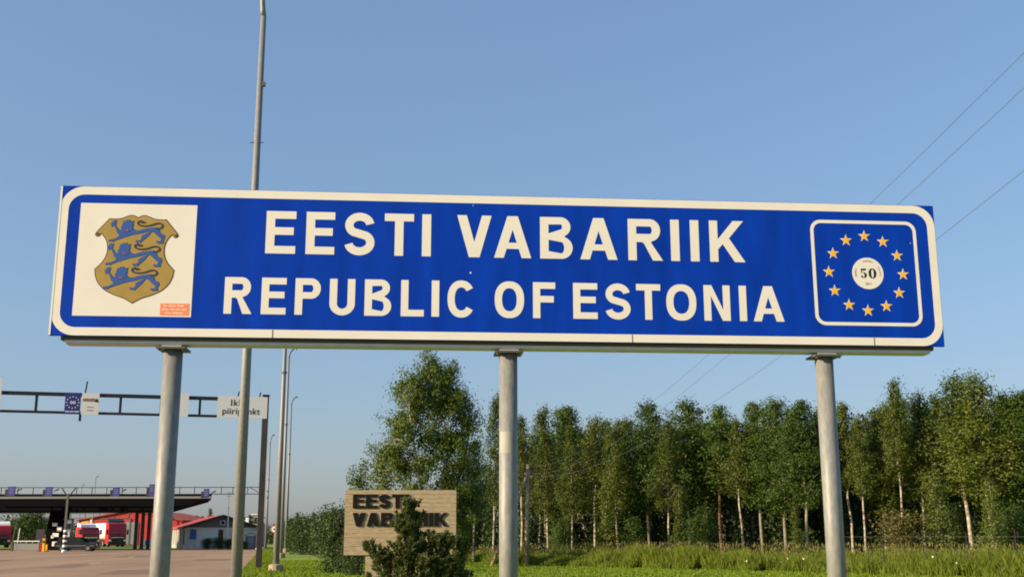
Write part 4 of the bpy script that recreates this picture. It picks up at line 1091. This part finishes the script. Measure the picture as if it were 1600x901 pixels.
# far trees on the horizon
for px_, top, lb in ((12, 815, 'far tree at the left edge behind the red lorry'), (34, 806, 'far bushy tree left of the canopy pier'), (52, 802, 'far tree with spiky top left of the canopy pier')):
    Y = 185; p = at(px_, 850, Y); s_ = at(px_, top, Y).z / 2.6
    plant('far_tree', proto['s1'], (p.x, Y, 0), rt.uniform(0, 6), (s_ * 1.1, s_ * 1.1, s_), lb, 'tree', 'far trees under the canopy')
for px_, top, lb in ((294, 808, 'far spruce above the left end of the red house roof'), (327, 794, 'tallest far spruce, above the middle of the red house roof'), (313, 806, 'far spruce left of the tallest one above the red roof'), (388, 803, 'far spruce above the pale block by the near lamp post'), (430, 806, 'far spruce behind the round road sign'), (462, 800, 'far spruce just right of the lamp posts')):
    Y = 205; p = at(px_, 850, Y); s_ = at(px_, top, Y).z / 6
    plant('far_spruce', proto['f1'], (p.x, Y, 0), rt.uniform(0, 6), s_, lb, 'tree', 'far spruces on the skyline')
def far_wood():
    nr = np.random.default_rng(31); n = 26000
    x = nr.uniform(-150, 60, n); y = nr.uniform(215, 245, n)
    hh = 3.6 + 1.2 * np.sin(x * .31) + .9 * np.sin(x * .83 + 1) + .6 * np.sin(x * 2.1)
    P = np.stack([x, y, np.maximum(.2, hh * nr.random(n) ** .7)], 1)
    o = link('distant_wood', leaf_mesh('distant_wood', P, .75, 3), M['leaf_dark']); tag(o, 'low dark line of distant woodland on the horizon', 'wood', kind='stuff')
far_wood()

# ------------------------------------------------------------------ mountain pine in front of the monument
def mugo():
    Y = 27.5
    p = at(650, 900, Y)
    e = empty('mountain_pine', (p.x, Y, 0), 0, 'dark bushy mountain pine growing in front of the concrete monument', 'shrub')
    r = random.Random(12); nr = np.random.default_rng(12); mb = MB()
    lob = [(640, 800, 20, 18), (636, 826, 26, 20), (650, 850, 42, 22), (690, 850, 30, 20), (640, 880, 55, 24), (698, 885, 34, 24), (596, 872, 16, 14), (577, 856, 9, 8), (640, 915, 75, 30), (712, 912, 34, 22), (655, 945, 88, 30)]
    P = []; D = []
    for x, y, rx, ry in lob:
        c = at(x, y, Y) - Vector((p.x, Y, 0)); a = rx / 1758 * Y; b = ry / 1758 * Y
        for _ in range(int(14 + a * b * 440)):
            d = Vector((r.gauss(0, 1), r.gauss(0, 1), r.gauss(0, 1))).normalized() * r.uniform(.3, 1.05)
            q = c + Vector((d.x * a, d.y * a * .9, d.z * b))
            q.z = max(q.z, .1)
            root = Vector((c.x * .5, c.y * .5, max(.05, q.z - .45)))
            up = (Vector((d.x * .5, d.y * .5, .9))).normalized()
            if r.random() < .12: mb.tube([root, root.lerp(q, .6) + Vector((0, 0, -.03)), q], [.016, .011, .006], 4, cap=False)
            L = r.uniform(.10, .20)
            n = 46
            t = nr.random(n)[:, None]; axis = np.array(up)
            rad = nr.normal(size=(n, 3)); rad -= (rad @ axis)[:, None] * axis; rad /= np.linalg.norm(rad, axis=1, keepdims=True)
            dirn = rad * .8 + axis * .75
            P.append(np.array(q) + axis * (t - .4) * L + dirn * .03); D.append(dirn)
    P = np.vstack(P); D = np.vstack(D)
    me = bpy.data.meshes.new('pine_branches'); me.from_pydata(mb.v, [], mb.f)
    link('branches', me, M['pinebark'], e)
    link('needles', leaf_mesh('pine_needles', P, .115, 4, .22, dirs=D), M['needle'], e)
mugo()

# ------------------------------------------------------------------ wooden pole and overhead wires
pole = Vector((.74, 60.47, 0))
wp = empty('wooden_pole', pole, 0, 'weathered wooden power pole with slanting prop at the edge of the tall grass', 'pole')
MB().tube([(0, 0, 0), (.03, 0, 2.6), (.10, 0, 5.25)], [.125, .11, .085], 12).build('shaft', M['wood'], wp, smooth=True)
q = at(768, 884, 60.3) - pole
MB().tube([(q.x, -.1, 0), (.06, -.1, 4.75)], [.10, .08], 10).build('prop', M['wood'], wp, smooth=True)
for x, z in ((.10, 5.14), (-.06, 4.84), (.25, 4.66)):
    MB().tube([(x, -.13, z - .12), (x, -.13, z - .05), (x, -.13, z)], [.02, .045, .03], 8).build('insulator', M['porcelain'], wp)
    MB().tube([(.09, -.02, z - .16), (x, -.13, z - .12)], .012, 6).build('hook', M['galv_dark'], wp)
wires = [([(5.86, 12.0, 6.95), (5.66, 13.85, 6.76), (5.40, 16.29, 6.49), (4.42, 25.65, 5.55), (3.82, 31.27, 5.19)], (.1, 5.14), 'uppermost of the three overhead wires crossing the sky at right'),
         ([(5.82, 12.0, 6.52), (5.66, 13.5, 6.37), (5.46, 15.38, 6.19), (4.58, 23.77, 5.26), (3.98, 29.54, 4.86)], (-.06, 4.84), 'middle one of the three overhead wires crossing the sky at right'),
         ([(5.72, 12.0, 5.57), (5.52, 14.0, 5.33), (4.80, 20.94, 4.74), (4.33, 25.56, 4.42)], (.25, 4.66), 'lowest of the three overhead wires, meeting the sign at right')]
for L, (ix, iz), lb in wires:
    ys = [q[1] for q in L] + [60.35]; zs_ = [q[2] for q in L] + [iz]
    wt = [1, 1, 1, 1, 1][:len(L)] + [6]
    co = np.polyfit(ys, zs_, 3, w=wt)
    x_a, y_a = L[0][0], L[0][1]; x_b, y_b = pole.x + ix, 60.35
    pts = []
    for i in range(61):
        y = -6 + (60.35 + 6) * i / 60
        x = x_a + (x_b - x_a) * (y - y_a) / (y_b - y_a)
        z = np.polyval(co, y) if y > 10 else np.polyval(co, 10) + (10 - y) * .105
        pts.append((x, y, float(z)))
    tag(MB().tube(pts, .0036, 6, cap=False).build('overhead_wire', M['wire'], smooth=True), lb, 'wire', 'overhead wires')

# ------------------------------------------------------------------ wire fence in the tall grass
fe = empty('wire_fence', (0, 0, 0), 0, 'thin dark wire fence posts standing in the tall grass at right', 'fence')
fp = []
for px_ in (1318, 1382, 1445, 1513, 1590, 1680):
    Y = 47.5 - (px_ - 1382) / 218.0 * 3.5
    x = at(px_, 880, Y).x; fp.append((x, Y))
    MB().tube([(x, Y, 0), (x, Y, 1.75 + .1 * math.sin(px_))], .022, 8).build('fence_post', M['dark'], fe)
for z in (.5, 1.0, 1.5):
    MB().tube([(x, y - .03, z) for x, y in fp], .0025, 4, cap=False).build('fence_wire', M['galv_dark'], fe)

# ------------------------------------------------------------------ grasses
def blades(name, x, y, hgt, wid, m_, seed, lean=.25, zoff=0.0):
    nr = np.random.default_rng(seed); n = len(x)
    a = nr.uniform(0, math.pi, n); lx = nr.normal(0, lean, n) * hgt; ly = nr.normal(0, lean, n) * hgt
    ca, sa = np.cos(a) * wid / 2, np.sin(a) * wid / 2
    z0 = np.zeros(n) + zoff
    V = np.stack([np.stack([x - ca, y - sa, z0], 1), np.stack([x + ca, y + sa, z0], 1),
                  np.stack([x + ca * .8 + lx * .4, y + sa * .8 + ly * .4, z0 + hgt * .6], 1), np.stack([x + lx, y + ly, z0 + hgt], 1), np.stack([x - ca * .8 + lx * .4, y - sa * .8 + ly * .4, z0 + hgt * .6], 1)], 1).reshape(-1, 3)
    me = bpy.data.meshes.new(name)
    me.vertices.add(5 * n); me.vertices.foreach_set('co', V.astype(np.float32).ravel())
    me.loops.add(5 * n); me.loops.foreach_set('vertex_index', np.arange(5 * n, dtype=np.int32))
    me.polygons.add(n); me.polygons.foreach_set('loop_start', np.arange(0, 5 * n, 5, dtype=np.int32)); me.polygons.foreach_set('loop_total', np.full(n, 5, dtype=np.int32))
    me.update(calc_edges=True)
    return link(name, me, m_)
nr = np.random.default_rng(2)
# front border of the unmown strip, from the big birch to the right edge
bx = np.array([-9.0, -2.6, .5, 6.1, 11.15, 14.3, 18.4, 26.0]); by = np.array([74.0, 70.0, 61.3, 56.0, 51.0, 47.6, 42.2, 33.0])
n = 95000
gx = nr.uniform(-7, 24, n); front_y = np.interp(gx, bx, by)
gy = front_y + np.abs(nr.normal(0, 1, n)) * 4.0 + .35 * np.sin(gx * 2.3) + .3 * np.sin(gx * 5.1 + 1)
pat = .78 + .22 * np.sin(gx * .9 + gy * .35) + .12 * np.sin(gx * 3.1) 
fade = np.clip((gy - front_y) / 1.6 + .45, .3, 1)
hg = nr.uniform(.40, 1.05, n) * pat * fade * np.clip(.75 + (gx + 4) * .04, .6, 1.1)
tag(blades('tall_grass', gx, gy, hg, .034, M['tallgrass'], 3, .22), 'tall unmown green grass in front of the wood', 'grass', kind='stuff')
n = 5000
gx = nr.uniform(-5, 25, n); gy = np.interp(gx, bx, by) + nr.uniform(.8, 8, n)
hz_ = nr.uniform(.65, 1.12, n) * np.clip(.75 + (gx + 4) * .04, .6, 1.1)
P = np.stack([gx, gy, hz_], 1)
D = np.tile(np.array([0, 0, 1.0]), (n, 1))
tag(link('seed_heads', leaf_mesh('seed_heads', P, .15, 8, .2, dirs=D), M['seed']), 'brownish seed heads on top of the tall grass', 'grass', kind='stuff')
n = 26
gx = nr.uniform(10, 24, n); gy = np.interp(gx, bx, by) + nr.uniform(-.2, 1.2, n)
tag(link('wild_flowers', leaf_mesh('wild_flowers', np.stack([gx, gy, nr.uniform(.3, .8, n)], 1), .07, 8, .9), M['flower']), 'tiny white wild flowers dotted in the tall grass', 'flowers', kind='stuff')
# mown lawn blades
n = 90000
gx = nr.uniform(-24, 20, n); gy = nr.uniform(42, 78, n)
keep = (gy < np.interp(gx, bx, by) + .5) & (gx > np.interp(gy, [e_[1] for e_ in edge], [e_[0] for e_ in edge]) + .05)
gx, gy = gx[keep], gy[keep]
tag(blades('lawn_grass', gx, gy, nr.uniform(.04, .10, len(gx)), .05, M['shortgrass'], 6, .35), 'short mown lawn grass beside the road and before the wood', 'grass', kind='stuff')
n = 14000
gy = nr.uniform(42, 130, n); gx = np.interp(gy, [e_[1] for e_ in edge], [e_[0] for e_ in edge]) + np.abs(nr.normal(0, .5, n)) - .08
tag(blades('verge_grass', gx, gy, nr.uniform(.08, .25, n), .05, M['shortgrass'], 16, .35), 'rough grass fringe along the edge of the asphalt', 'grass', kind='stuff')
